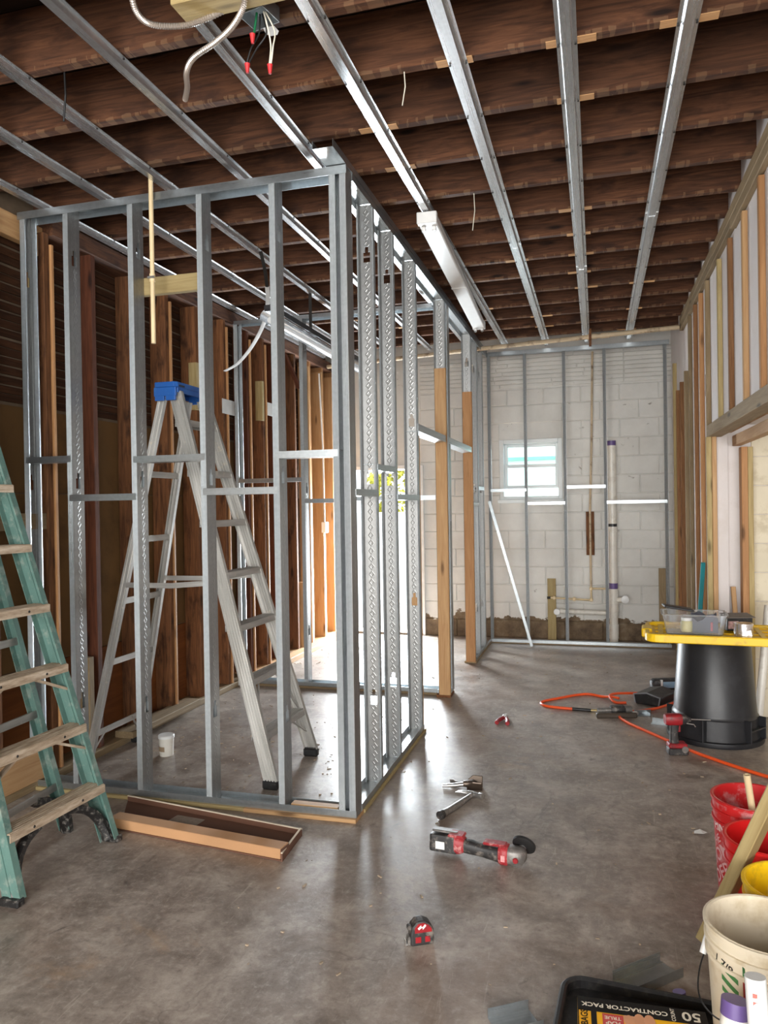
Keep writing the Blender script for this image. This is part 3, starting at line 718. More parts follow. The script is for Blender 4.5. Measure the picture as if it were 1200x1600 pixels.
REFL = NT('polished_reflector').out((.86,.87,.88), .16, .85)
hl = root('hanging_light', (-2.12, 5.9, 2.775), 'long shiny tube light hanging behind the steel studs', 'light fixture')
put('reflector', MB().lathe([(.055,-1.22),(.06,-1.21),(.06,1.21),(.055,1.22)], 20, RX(90), a0=math.radians(-10), a1=math.radians(190)).mesh('reflector', REFL, smooth=40), hl, T(0,0,.01), False)
put('housing', MB().box(-.035,.035,-1.2,1.2,.058,.1).mesh('housing', plain('grey_housing', srgb(70,70,72), .4, .5), bevel=.004), hl, I4, False)
put('tube', MB().lathe([(.0,-1.18),(.02,-1.18),(.02,1.18),(.0,1.18)], 16, RX(90)).mesh('tube', WHITEP, smooth=40), hl, I4, False)
STRAP = plain('dark_strap', srgb(52, 50, 48), .5, .4)
for y in (-.42, .9): put('hanging_strap', MB().box(-.012,.012,-.002,.002,.1,.385).mesh('hanging_strap', STRAP), hl, T(0,y,0), False)
cb = spline([(-2.06,4.46,3.15),(-2.085,4.58,3.05),(-2.17,4.80,2.93),(-2.32,5.05,2.84),(-2.55,5.32,2.74),(-2.76,5.50,2.66),(-2.93,5.61,2.63)], 6)
fc = root('flat_cable', cb[0], 'flat cable drooping from the ceiling, dark above and white below', 'cable')
put('dark_end', MB().tube(cb[:10], .0035, 6, ry=.013, up=(1,0,.3)).mesh('dark_end', STRAP, smooth=60), fc); put('white_end', MB().tube(cb[9:], .0035, 6, ry=.017, up=(1,0,.3)).mesh('white_end', plain('white_cable', srgb(206,206,204), .4), smooth=60), fc)

jb = root('junction_box', (-1.07, 2.31, 3.13), 'open metal junction box with red capped wires on the near joists', 'junction box')
put('mounting_block', lumber_mesh(.36, .10, .075, PINEY), jb, basis((-1.30, 2.215, 3.165), (1,-.02,0), (0,0,1)))
bx = MB().box(-.05,.05,-.048,.048,.046,.05)
for x0,x1,y0,y1 in ((-.05,-.048,-.048,.048),(.048,.05,-.048,.048),(-.05,.05,-.048,-.046),(-.05,.05,.046,.048)): bx.box(x0,x1,y0,y1,0,.05)
put('box', bx.mesh('box', GAL), jb, T(-1.065,2.325,3.135) @ RZ(-12))
ear = MB().prism([(-.02,-.022),(.02,-.022),(.024,.008),(.012,.024),(-.012,.024),(-.024,.008)], 0, .002)
put('ear', ear.mesh('ear', WHITEP), jb, T(-1.052, 2.395, 3.133))
RNUT = plain('red_wire_nut', srgb(196, 46, 50), .4); GREENW = plain('green_wire', srgb(30,110,70), .4); BLACKW = plain('black_wire', srgb(20,20,20), .45); WHITEW = plain('cream_wire', srgb(226,220,202), .45)
def wire(pts, mt, r=.0028): return put('wire', MB().tube(spline(pts, 6), r, 6).mesh('wire', mt, smooth=60), jb)
wire([(-1.075,2.33,3.16),(-1.085,2.33,3.1),(-1.083,2.31,3.075)], GREENW, .004); wire([(-1.068,2.34,3.16),(-1.075,2.345,3.1),(-1.1,2.335,3.05),(-1.118,2.335,3.0)], BLACKW)
wire([(-1.06,2.34,3.16),(-1.05,2.35,3.1),(-1.085,2.345,3.05),(-1.113,2.338,3.0)], BLACKW)
wire([(-1.05,2.33,3.16),(-1.04,2.345,3.1),(-1.035,2.35,3.05),(-1.042,2.35,2.99)], WHITEW); wire([(-1.045,2.335,3.16),(-1.02,2.35,3.1),(-1.028,2.352,3.05),(-1.037,2.352,2.99)], WHITEW)
nut = MB().lathe([(.0,-.03),(.005,-.03),(.009,-.004),(.010,0),(.0,0)], 10).mesh('wire_nut', RNUT, smooth=40)
for p in ((-1.083,2.31,3.078), (-1.116,2.336,3.0), (-1.04,2.351,2.992)): put('wire_nut', nut, jb, T(*p))
def flex_profile(pts, r):
    out, rs = [], []
    for i, p in enumerate(pts): out.append(p); rs.append(r*(1.0 if i % 2 else .8))
    return out, rs
FLEX = NT('flexible_steel_conduit').out((.56,.50,.45), .32, .8)
for nm, pts, lb in (('flexible_conduit', [(-1.04,2.17,3.15),(-1.06,2.2,3.10),(-1.12,2.245,3.075),(-1.205,2.285,3.06),(-1.31,2.325,3.05),(-1.365,2.37,3.035),(-1.41,2.45,3.03),(-1.46,2.52,3.03)], 'cut steel flexible conduit end dangling over the channels'),
                    ('flexible_conduit', [(-1.375,2.05,3.14),(-1.40,2.12,3.10),(-1.385,2.18,3.09),(-1.30,2.225,3.095),(-1.22,2.245,3.115),(-1.12,2.265,3.155)], 'looped steel flexible conduit running into the junction box')):
    q, rs = flex_profile(spline(pts, 26), .0105)
    tag(put(nm, MB().tube(q, rs, 10).mesh(nm, FLEX)), lb, 'conduit')
put('conduit_hole', MB().lathe([(.0,0),(.006,0)], 10).mesh('conduit_hole', BLACKP), bpy.data.objects['flexible_conduit'], basis((-1.4605,2.5206,3.03), (-.58,.8,0), (0,0,1)) @ RY(90))

cs = root('stub_pipe', (-2.146, 3.352, 2.34), 'short cream plastic pipe hanging in front of the top track', 'pipe')
put('pipe', MB().lathe([(.0075,.0),(.0115,.0),(.0115,.83),(.0,.83)], 14).mesh('pipe', CPVC, smooth=40), cs, I4, False)
put('coupling', MB().lathe([(.0115,.31),(.0145,.311),(.0145,.35),(.0115,.351)], 14).mesh('coupling', CPVC, smooth=40), cs, I4, False)
put('strap', MB().box(-.02,.02,-.016,-.012,.325,.337).mesh('strap', GAL), cs, I4, False)

OPIPE = plain('dirty_cream_pipe', srgb(196, 176, 146), .55, 0, .14, dirt=srgb(120, 98, 78), sc=4)
cp = root('overhead_pipe', (-.9, 7.68, 3.10), 'dirty cream drain pipe slung beneath the joists by the back wall', 'pipe')
put('pipe', MB().tube([(-2.9,8.0,3.075),(-1.17,7.72,3.095),(.79,7.41,3.10)], .022, 14).mesh('pipe', OPIPE, smooth=50), cp)
for x, y, r in ((.1,7.52,.027),(-.02,7.54,.027),(-.6,7.63,.025)): put('coupling', MB().tube([(x-.04,y+.006,3.098),(x+.04,y-.006,3.098)], r, 14).mesh('coupling', OPIPE, smooth=50), cp)
put('hanger', MB().box(-.012,.012,-.03,.03,-.11,.05).mesh('hanger', OLDSTUD), cp, T(-.04,7.54,3.12))

dr = root('drain_stack', (.16, 8.34, 0), 'white plastic drain stack with purple primed joints before the block wall', 'pipe')
def vpipe(nm, x, y, z0, z1, r, mt, par): return put(nm, MB().lathe([(r*.8,z1),(r,z1),(r,z0),(r*.8,z0)], 18).mesh(nm, mt, smooth=40), par, T(x,y,0))
vpipe('pipe', .158, 8.34, .0, 2.15, .043, PVCW, dr)
for z0, z1, r, mt in ((2.1,2.15,.0445,PURPLE),(1.24,1.27,.0445,BLACKP),(1.17,1.24,.049,PVCW),(.58,.64,.0455,PURPLE),(.34,.57,.05,PVCW),(.27,.33,.049,PVCW),(.05,.2,.05,PVCW)):
    vpipe('fitting', .158, 8.34, z0, z1, r, mt, dr)
put('branch', MB().tube([(.16,8.33,.44),(.2,8.33,.46),(.262,8.26,.475)], .03, 14).mesh('branch', PVCW, smooth=50), dr)
put('clean_out_cap', MB().lathe([(.0,.03),(.03,.03),(.04,.026),(.04,0),(.0,0)], 18, RX(90)).mesh('clean_out_cap', WHITEP, smooth=30), dr, T(.27,8.245,.48))
put('branch_pipe', MB().tube([(.12,8.36,.315),(-.40,8.36,.325)], .026, 14).mesh('branch_pipe', PVCW, smooth=50), dr)
put('clean_out_cap', MB().lathe([(.0,.03),(.03,.03),(.034,.026),(.034,0),(.0,0)], 18, RX(90)).mesh('clean_out_cap', WHITEP, smooth=30), dr, T(-.43,8.32,.325))
wl = root('water_pipe', (-.05, 8.38, .5), 'thin cream water supply pipe on the block wall with a tee and elbow', 'pipe')
put('pipe', MB().tube([(-.025,8.40,3.12),(-.045,8.41,2.2),(-.072,8.41,1.4),(-.072,8.41,.56)], .012, 10).mesh('pipe', OPIPE, smooth=50), wl)
put('pipe', MB().tube([(-.072,8.41,.57),(.12,8.41,.57)], .011, 10).mesh('pipe', CPVC, smooth=50), wl)
put('pipe', MB().tube([(-.072,8.41,.57),(-.072,8.41,.46),(-.09,8.41,.445),(-.5,8.36,.47)], .011, 10).mesh('pipe', CPVC, smooth=50), wl)
for p in ((-.072,8.41,.57),(-.072,8.41,.45),(-.46,8.365,.468),(-.25,8.39,.455)): put('fitting', MB().cbox(0,0,0,.036,.036,.04).mesh('fitting', CPVC, bevel=.008), wl, T(*p))
put('valve', MB().tube([(-.5,8.36,.47),(-.535,8.355,.47)], .014, 10).mesh('valve', DARKM), wl); put('valve', MB().tube([(.11,8.41,.57),(.115,8.35,.565)], .014, 10).mesh('valve', DARKM), wl)
for x0,x1,z0,z1,mt,lb in ((-.115,-.03,.93,1.4,OLDSTUD,'brown backing block behind the water pipe'),(-.535,-.445,.0,.67,PINEY,'pale timber stake behind the pipe on the block wall'),(.62,.705,.0,.79,PINEG,'grey timber stake at the right end of the block wall')):
    o = lum('backing_board', x0, x1, 8.425, 8.462, z0, z1, mt, None, 'Z'); tag(o, lb, 'board')
tag(beam('metal_strap', (-.67,7.93,.012), (-1.095,7.96,1.53), .03, .008, GAL, None, up=(0,1,0)), 'loose thin steel strip leaning against the far side partition', 'metal strip')
ob_ = root('outlet_box', (-2.93, 7.9, 1.27), 'white electrical box with conduit on the sunlit timber studs', 'outlet box')
put('box', MB().box(-.02,.03,-.05,.05,-.06,.06).mesh('box', WHITEP, bevel=.005), ob_, I4, False); put('conduit', MB().tube([(0,0,.06),(0,-.02,.9),(0,-.1,1.7)], .009, 8).mesh('conduit', WHITEP), ob_, I4, False)

# ------------------------------------------------------------------ work station on the upturned can
can = root('trash_can', (.705, 5.17, 0), 'black plastic trash can standing upside down as a work stand', 'trash can')
CANM = plain('black_can_plastic', srgb(34, 35, 38), .38, 0, .15, dirt=srgb(44, 45, 48), sc=5)
put('body', MB().lathe([(.265,.03),(.258,.12),(.256,.155),(.248,.165),(.245,.18),(.208,.685),(.2,.695),(.0,.695)], 48).mesh('body', CANM, smooth=35), can, I4, False)
put('rim', MB().lathe([(.262,.0),(.285,.0),(.288,.012),(.286,.03),(.266,.034),(.262,.0)], 48).mesh('rim', CANM, smooth=35), can, I4, False)
for a in (-128, -38, 52, 142):
    m = MB()
    for s in (-1, 1): m.box(.24,.285,s*.085-.004,s*.085+.004,.03,.165)
    m.box(.26,.272,-.085,.085,.03,.158) if a == -128 else m.box(.255,.285,-.085,.085,.095,.105)
    put('handle', m.mesh('handle', CANM, bevel=.003), can, RZ(a), False)
YEL = plain('yellow_plastic', srgb(240, 196, 22), .38, 0, .06, dirt=srgb(206, 168, 40), sc=7)
lid = root('tote_lid', T(.69, 4.86, .697) @ RZ(-3.5), 'yellow storage tote lid laid across the upturned black can', 'lid')
def rr(w, d, r, n=6):
    P = []
    for cx, cy, a0 in ((w/2-r,d/2-r,0),(-w/2+r,d/2-r,90),(-w/2+r,-d/2+r,180),(w/2-r,-d/2+r,270)):
        for i in range(n+1):
            a = math.radians(a0+90*i/n); P.append((cx+r*math.cos(a), cy+r*math.sin(a)))
    return P
put('panel', MB().prism(rr(.80,.48,.06), 0, .012).mesh('panel', YEL), lid, I4, False)
def ring(m, outer, inner, z0, z1):
    n = len(outer); v = [(x,y,z) for P in (outer,inner) for z in (z0,z1) for x,y in P]; f = []
    for i in range(n):
        j = (i+1) % n
        f += [(i,j,n+j,n+i), (2*n+j,2*n+i,3*n+i,3*n+j), (n+i,n+j,3*n+j,3*n+i), (j,i,2*n+i,2*n+j)]
    return m.add(v, f)
put('rim', ring(MB(), rr(.83,.51,.075), rr(.78,.46,.05), -.018, .03).mesh('rim', YEL, bevel=.005), lid, I4, False)
m = MB()
for i in range(7): m.box(-.34+.11*i, -.31+.11*i, -.2, .2, .012, .02)
for i in range(4): m.box(-.36, .36, -.18+.12*i, -.165+.12*i, .012, .019)
put('ribs', m.mesh('ribs', YEL, bevel=.003), lid, I4, False, kind='stuff')
for sx in (-1, 1): put('latch', MB().box(-.03,.03,-.08,.08,-.02,.034).mesh('latch', YEL, bevel=.008), lid, T(sx*.405,0,0), False)
ZL = .718
CLEAR = NT('clear_plastic').out((.93,.94,.95), .12, 0, Transmission_Weight=.93, IOR=1.12)
bn = root('clear_bin', T(.545, 4.80, ZL) @ RZ(-3), 'clear plastic bin of parts standing on the yellow lid', 'bin')
m = MB(); o0, o1 = rr(.31,.2,.03), rr(.355,.24,.035); i0, i1 = rr(.304,.194,.028), rr(.349,.234,.033)
n = len(o0)
m.add([(x,y,.0) for x,y in o0]+[(x,y,.118) for x,y in o1]+[(x,y,.004) for x,y in i0]+[(x,y,.118) for x,y in i1],
      [(i,(i+1)%n,n+(i+1)%n,n+i) for i in range(n)]+[(2*n+(i+1)%n,2*n+i,3*n+i,3*n+(i+1)%n) for i in range(n)]+[(n+i,n+(i+1)%n,3*n+(i+1)%n,3*n+i) for i in range(n)]+[tuple(range(n-1,-1,-1)),tuple(2*n+i for i in range(n))])
put('tub', m.mesh('tub', CLEAR, smooth=40), bn, I4, False)
put('rim', ring(MB(), rr(.37,.255,.04), rr(.352,.238,.034), .112, .12).mesh('rim', CLEAR, bevel=.002), bn, I4, False)
JAR = plain('jar_contents', srgb(196, 186, 130), .4, 0, .1)
jar = root('jar', (.50, 4.75, ZL+.012), 'small yellowish jar inside the clear bin', 'jar')
put('body', MB().lathe([(.0,0),(.03,0),(.034,.01),(.034,.055),(.026,.066)], 18).mesh('body', JAR, smooth=40), jar, I4, False); put('cap', MB().lathe([(.028,.064),(.03,.066),(.03,.082),(.0,.083)], 18).mesh('cap', WHITEP, smooth=40), jar, I4, False)
cl = MB()
for i in range(6):
    for j in range(5):
        x, y = -.07+.14*i/5, -.07+.14*j/4; cl.v.append((x, y, .05+.025*math.sin(5*i+j)+.02*math.cos(3*j)+.02)); 
cl.f = [(i*5+j,(i+1)*5+j,(i+1)*5+j+1,i*5+j+1) for i in range(5) for j in range(4)]; cl.mi = [0]*len(cl.f)
for i in range(5):
    a, b = i*5, (i+1)*5; cl.add([cl.v[a], cl.v[b], (cl.v[b][0],cl.v[b][1],0), (cl.v[a][0],cl.v[a][1],0)], [(0,3,2,1)])
tag(put('rag', cl.mesh('rag', plain('blue_grey_rag', srgb(92, 96, 108), .9, 0, .2), smooth=80), None, T(.60, 4.80, ZL+.008)), 'crumpled blue-grey rag lying in the clear bin', 'rag')
tag(put('pouch', MB().box(-.08,.09,-.05,.05,0,.012).mesh('pouch', BLACKP, bevel=.004), None, T(.455,4.83,ZL+.135) @ RY(9) @ RZ(5)), 'flat black pouch lying over the rim of the clear bin', 'pouch')
tag(put('pink_tool_bit', MB().lathe([(.0,0),(.008,0),(.008,.05),(.0,.055)], 10).mesh('pink_tool_bit', plain('pink_plastic', srgb(200,110,120), .4)), None, T(.635,4.735,ZL+.02)), 'little pink-capped item in the clear bin', 'tool part')
bc = root('black_case', T(.80, 4.93, ZL) @ RZ(14), 'small open black case standing behind the tape roll on the lid', 'case')
put('box', MB().box(-.075,.075,-.05,.05,0,.085).mesh('box', BLACKP, bevel=.004), bc, I4, False); put('flap', MB().box(-.08,.085,-.055,.06,.086,.09).mesh('flap', plain('grey_card', srgb(112,104,98), .6)), bc, T(.0,0,.0) @ RX(6), False)
put('printed_label', MB().box(-.07,-.01,-.0515,-.0505,.015,.06).mesh('printed_label', plain('label_print', srgb(186,150,146), .5, 0, .4, sc=60)), bc, I4, False)
tr = root('tape_roll', (.80, 4.70, ZL+.004), 'shiny silver foil tape roll on the yellow lid', 'tape')
FOIL = NT('foil_tape'); _f = FOIL.noise(FOIL.obj(), 14, 4); FOIL.bump(_f, .5, .01); FOIL = FOIL.out((.80,.78,.77), .2, .9)
put('foil', MB().lathe([(.04,0),(.052,0),(.052,.072),(.04,.072),(.04,0)], 28).mesh('foil', FOIL, smooth=40), tr, I4, False); put('core', MB().lathe([(.036,0),(.04,0),(.04,.072),(.036,.072),(.036,0)], 28).mesh('core', plain('card_core', srgb(180,150,110), .8), smooth=40), tr, I4, False)
put('loose_end', MB().prism([(0,0),(.035,.0),(.03,.04),(.01,.035)], 0, .001).mesh('loose_end', FOIL), tr, T(0,-.0535,.0) @ RX(90), False)

RED = plain('red_tool_plastic', srgb(150, 26, 34), .42, 0, .15, dirt=srgb(104, 36, 40), sc=14)
REDW = plain('dusty_red_plastic', srgb(160, 44, 50), .5, 0, .2, dirt=srgb(196, 140, 136), sc=16)
BLKD = plain('dusty_black_plastic', srgb(44, 42, 42), .5, 0, .35, dirt=srgb(120, 112, 104), sc=12)
STEEL = NT('bare_steel').out((.62,.61,.60), .3, .9)
GREYT = plain('grey_tool_metal', srgb(118, 114, 110), .45, .4, .2, dirt=srgb(150,144,138), sc=20)
def loft(m, secs, n=12, M=None):
    """secs: (x, cy, cz, ry, rz) rounded sections along x"""
    v = []
    for x, cy, cz, ry, rz in secs:
        for i in range(n):
            a = 2*math.pi*i/n; c, s = math.cos(a), math.sin(a)
            e = .62
            v.append((x, cy+ry*math.copysign(abs(c)**e, c), cz+rz*math.copysign(abs(s)**e, s)))
    f = [(k*n+i, k*n+(i+1)%n, (k+1)*n+(i+1)%n, (k+1)*n+i) for k in range(len(secs)-1) for i in range(n)]
    f += [tuple(range(n-1,-1,-1)), tuple((len(secs)-1)*n+i for i in range(n))]
    return m.add(v, f, M)
dv = root('impact_driver', T(.435, 4.75, 0) @ RZ(12), 'red and black cordless impact driver standing before the trash can', 'power tool')
put('battery', MB().prism(rr(.115,.072,.012), 0, .04).mesh('battery', BLKD, bevel=.005), dv, T(.005,0,0), False); put('battery_shoe', MB().prism(rr(.108,.07,.012), .04, .068).mesh('battery_shoe', RED, bevel=.006), dv, T(.003,0,0), False)
put('handle', loft(MB(), [(.0,0,0,.02,.026),(.06,0,.002,.018,.022),(.115,0,-.004,.02,.027)], 14, T(-.012,0,.066) @ RY(-90) @ RZ(0)).mesh('handle', BLKD, smooth=60), dv, I4, False)
put('motor_housing', loft(MB(), [(-.065,0,0,.026,.028),(-.055,0,0,.031,.033),(.02,0,0,.033,.034),(.03,0,0,.03,.031)], 16).mesh('motor_housing', RED, smooth=50), dv, T(0,0,.205), False)
put('nose', loft(MB(), [(.03,0,0,.029,.029),(.06,0,0,.024,.024),(.075,0,0,.014,.014),(.085,0,0,.012,.012)], 16).mesh('nose', BLKD, smooth=50), dv, T(0,0,.205), False)
put('bit', MB().tube([(.08,0,.205),(.2,0,.2)], .0035, 6).mesh('bit', STEEL), dv, I4, False)
put('belt_clip', MB().tube([(.05,-.034,.19),(.09,-.04,.185),(.1,-.035,.17)], .003, 6).mesh('belt_clip', STEEL), dv, I4, False); put('trigger', MB().box(.008,.024,-.009,.009,.13,.17).mesh('trigger', RED, bevel=.004), dv, I4, False)
put('gauge_plate', MB().lathe([(.0,.002),(.018,.002),(.02,0)], 16).mesh('gauge_plate', GREYT), dv, T(.04,-.0365,.035) @ RX(90), False)

# orange air hose, nailer and clutter behind the can
ORG = plain('orange_hose_rubber', srgb(238, 88, 34), .45, 0, .06)
hz = .0095
hose_pts = [(1.25,4.15),(.866,4.434),(.583,4.72),(.44,4.92),(.30,5.13),(.178,5.321),(.13,5.46),(.16,5.58),(.24,5.611),(.321,5.663),(.42,5.76),(.55,5.96),(.58,6.12),(.50,6.215),(.32,6.16),(.134,6.029),(.075,5.94),(.11,5.84),(.19,5.84)]
ho = root('air_hose', (.3, 5.5, 0), 'orange air hose snaking over the floor around the black can', 'hose')
put('hose', MB().tube(spline([(x,y,hz+(.02 if 14 < i < 17 else 0)) for i,(x,y) in enumerate(hose_pts)], 8), .0095, 10).mesh('hose', ORG, smooth=60), ho)
put('hose_end', MB().tube(spline([(-.19,5.585,hz),(-.30,5.60,hz),(-.385,5.63,hz),(-.42,5.70,hz),(-.395,5.77,hz),(-.291,5.878,hz),(-.18,5.99,hz),(-.08,6.043,hz),(.02,5.99,hz),(.09,5.92,hz+.019),(.14,5.88,hz+.02)], 8), .0095, 10).mesh('hose_end', ORG, smooth=60), ho)
put('grip_sleeve', MB().tube([(-.19,5.585,hz),(-.12,5.578,hz),(-.06,5.575,hz)], .0105, 10).mesh('grip_sleeve', BLACKP, smooth=60), ho); put('coupling', MB().tube([(-.06,5.575,hz),(-.02,5.57,.014),(.01,5.565,.02)], .008, 8).mesh('coupling', plain('brass', (.55,.42,.2), .35, .8)), ho)
nl = root('pneumatic_nailer', T(.10, 5.50, 0) @ RZ(14), 'dark pneumatic nailer lying where the orange hose ends', 'power tool')
put('magazine', MB().box(-.14,.14,-.035,-.005,.0,.034).mesh('magazine', plain('brown_magazine', srgb(64,54,44), .5), bevel=.006), nl, T(0,-.03,0), False)
put('body', loft(MB(), [(-.05,0,0,.03,.026),(-.04,0,0,.036,.032),(.04,0,0,.036,.032),(.05,0,0,.03,.026)], 14).mesh('body', BLKD, smooth=50), nl, T(.03,.03,.034), False)
put('head', loft(MB(), [(.05,0,0,.028,.026),(.09,0,0,.03,.028),(.1,0,0,.02,.02)], 14).mesh('head', GREYT, smooth=50), nl, T(.03,.03,.034), False); put('nose', MB().box(.12,.16,-.03,.01,.01,.03).mesh('nose', STEEL, bevel=.004), nl, I4, False)
put('handle', loft(MB(), [(-.11,0,0,.02,.016),(-.02,0,0,.022,.019)], 12).mesh('handle', GREYT, smooth=50), nl, T(0,.03,.03), False)
po = root('tool_pouch', T(.40, 5.95, 0) @ RZ(-28), 'open black pouch lying beside the trash can on the floor', 'pouch')
put('shell', MB().prism([(-.09,0),(.09,0),(.11,.07),(.0,.095),(-.1,.075)], -.14, .14, RX(90)).mesh('shell', BLACKP, bevel=.012, seg=2), po, I4, False); put('rim', MB().tube([(-.09,-.142,.012),(-.1,-.142,.072),(0,-.142,.092),(.1,-.142,.07),(.09,-.142,.012)], .006, 6).mesh('rim', plain('grey_piping', srgb(120,120,124), .5)), po, I4, False)
ro = root('hand_tool', T(.50, 6.36, 0) @ RZ(20), 'rounded black tool with a pale blue face half behind the can', 'tool')
put('base', loft(MB(), [(-.11,0,.04,.03,.035),(-.09,0,.045,.045,.045),(.1,0,.045,.045,.045)], 14).mesh('base', BLKD, smooth=50), ro, I4, False); put('face', MB().box(-.03,.07,-.047,-.043,.02,.07).mesh('face', plain('pale_blue_face', srgb(150,180,206), .3), bevel=.002), ro, I4, False); put('strip', MB().box(-.05,-.035,-.048,-.02,.01,.085).mesh('strip', WHITEP), ro, I4, False)
for nm, x, y, rz, s, lb in (('metal_clip', .30, 5.56, 20, 1.0, 'bent bright steel clip on the floor beside the nailer'), ('metal_clip', .40, 5.36, -15, 1.1, 'bent steel clip on the floor nearest the trash can')):
    tag(put(nm, MB().box(-.06*s,.06*s,-.03,.03,0,.003).box(-.06*s,.06*s,.027,.03,.003,.03).box(.03,.033,-.03,.03,.003,.02).mesh(nm, GAL), None, T(x,y,.0) @ RZ(rz)), lb, 'metal clip')
tag(beam('level_bar', (.715,6.28,.0), (.735,5.86,1.05), .03, .018, plain('teal_paint', srgb(36,136,142), .4), None), 'teal bar leaning on the white furring strips behind the bin', 'bar')
tag(put('white_pipe', MB().tube([(.99,5.36,.02),(1.085,5.47,.80)], .026, 14).mesh('white_pipe', PVCW, smooth=60)), 'long white pipe leaning beside the trash can at the right edge', 'pipe')
tag(beam('wood_stick', (.93,5.50,.0), (.90,5.66,.9), .03, .03, PINE), 'thin pine stick leaning behind the black trash can', 'board')

# ------------------------------------------------------------------ tools on the open floor
gr = root('angle_grinder', T(-.50, 3.15, 0) @ RZ(-7), 'dusty red and black cordless angle grinder lying on its side on the floor', 'power tool')
put('battery', MB().prism(rr(.125,.075,.016), 0, .07).mesh('battery', BLKD, bevel=.008, seg=2), gr, T(-.15,.0,.012) @ RX(-8), False)
put('battery_rail', MB().prism(rr(.115,.05,.012), .0, .01).mesh('battery_rail', GREYT, bevel=.003), gr, T(-.15,.02,.085) @ RX(-8), False)
put('battery_label', MB().box(-.025,.015,-.0385,-.037,.02,.052).mesh('battery_label', WHITEP), gr, T(-.155,0,.012), False)
put('collar', loft(MB(), [(-.10,0,.05,.036,.04),(-.075,0,.05,.034,.036),(-.06,0,.05,.028,.028)], 14).mesh('collar', REDW, smooth=45), gr, T(0,0,.0), False)
put('collar_wing', MB().box(-.13,-.06,-.03,.034,.082,.095).mesh('collar_wing', REDW, bevel=.006), gr, I4, False)
put('handle', loft(MB(), [(-.065,0,.048,.026,.026),(-.03,0,.046,.028,.027),(0,0,.042,.024,.024),(.08,0,.036,.03,.028),(.115,-.002,.036,.034,.032)], 14).mesh('handle', BLKD, smooth=55), gr, I4, False)
put('gear_collar', loft(MB(), [(.09,0,.04,.034,.036),(.1,0,.04,.04,.04),(.125,0,.04,.04,.04),(.13,0,.04,.036,.036)], 14).mesh('gear_collar', REDW, smooth=45), gr, I4, False); put('paddle', MB().box(.02,.12,-.02,.03,.07,.082).mesh('paddle', REDW, bevel=.006), gr, I4, False)
put('gear_head', loft(MB(), [(.128,0,.04,.036,.036),(.15,0,.042,.038,.036),(.185,.004,.042,.034,.032),(.2,.006,.042,.018,.018)], 14).mesh('gear_head', GREYT, smooth=50), gr, I4, False); put('lock_button', MB().lathe([(.0,.006),(.01,.006),(.012,0)], 12).mesh('lock_button', RED), gr, T(.165,-.037,.036) @ RX(90), False)
put('wheel', MB().lathe([(.0,.0),(.044,.0),(.049,.003),(.049,.014),(.042,.018),(.0,.018)], 30).mesh('wheel', plain('black_wheel', srgb(30,29,29), .6), smooth=40), gr, T(.182,.04,.066) @ RZ(-8) @ RX(-60), False); put('spindle', MB().tube([(.168,.02,.045),(.178,.05,.06)], .016, 12).mesh('spindle', STEEL), gr, I4, False)
put('emblem', MB().box(.104,.121,-.0415,-.0405,.024,.05).mesh('emblem', plain('pink_emblem', srgb(236,150,150), .5, 0, .4, sc=90)), gr, I4, False)

LOGO = plain('white_print', srgb(238, 226, 222), .5, 0, .04)
tm = root('tape_measure', T(-.60, 2.50, 0) @ RZ(28), 'red and black tape measure standing on the bare concrete', 'tape measure')
prof = [(-.04,0),(.04,0),(.042,.02),(.04,.05),(.028,.072),(.005,.084),(-.02,.082),(-.036,.066),(-.042,.04)]
put('case', MB().prism(prof, -.022, .022, RX(90)).mesh('case', BLKD, bevel=.007, seg=2), tm, I4, False)
put('red_panel', MB().prism([(-.03,.042),(.036,.042),(.034,.056),(.024,.07),(.004,.08),(-.018,.078),(-.03,.064)], -.0235, .0235, RX(90)).mesh('red_panel', RED, bevel=.004), tm, I4, False)
put('logo_mark', MB().prism([(-.018,.062),(-.006,.072),(-.004,.062),(.008,.074),(.012,.068),(.0,.056),(-.002,.066),(-.014,.056)], -.0005, .0005, T(0,-.0242,0) @ RX(90)).mesh('logo_mark', LOGO), tm, I4, False)
for x0, x1 in ((-.026,-.006), (.008,.026)): put('red_window', MB().box(x0,x1,-.0243,-.0225,.012,.032).mesh('red_window', RED, bevel=.002), tm, I4, False)
put('belt_clip', MB().box(-.028,.012,.0225,.026,.02,.07).mesh('belt_clip', STEEL), tm, I4, False); put('hook', MB().box(-.056,-.04,-.012,.012,.002,.008).box(-.058,-.056,-.012,.012,.0,.018).mesh('hook', STEEL), tm, I4, False)
put('mouth', MB().box(-.05,-.038,-.016,.016,.0,.03).mesh('mouth', GREYT, bevel=.004), tm, I4, False); put('blade_lock', MB().box(-.05,-.034,-.012,.012,.05,.066).mesh('blade_lock', BLKD, bevel=.004), tm, I4, False)

hm = root('hammer', T(-.68, 3.66, .0) @ RZ(70), 'steel claw hammer lying on the floor beneath the clamp', 'hammer')
put('handle', MB().tube([(-.155,0,.02),(-.1,0,.017),(.0,0,.016),(.1,0,.018),(.14,0,.02)], [.019,.016,.016,.013,.012], 12).mesh('handle', GREYT, smooth=50), hm, I4, False); put('grip_cap', MB().tube([(-.172,0,.021),(-.15,0,.021)], .021, 14).mesh('grip_cap', BLKD, smooth=40), hm, I4, False)
put('head', loft(MB(), [(-.055,0,0,.015,.015),(-.035,0,0,.015,.015),(-.03,0,0,.011,.011),(.0,0,0,.014,.015),(.03,0,0,.012,.013)], 12, T(.15,0,.02) @ RZ(90)).mesh('head', STEEL, smooth=45), hm, I4, False)
for s in (-1, 1): put('claw', MB().tube([(.15+s*.005,.03,.02),(.145+s*.008,.06,.022),(.13+s*.01,.085,.02)], [.009,.007,.004], 8).mesh('claw', STEEL, smooth=45), hm, I4, False)
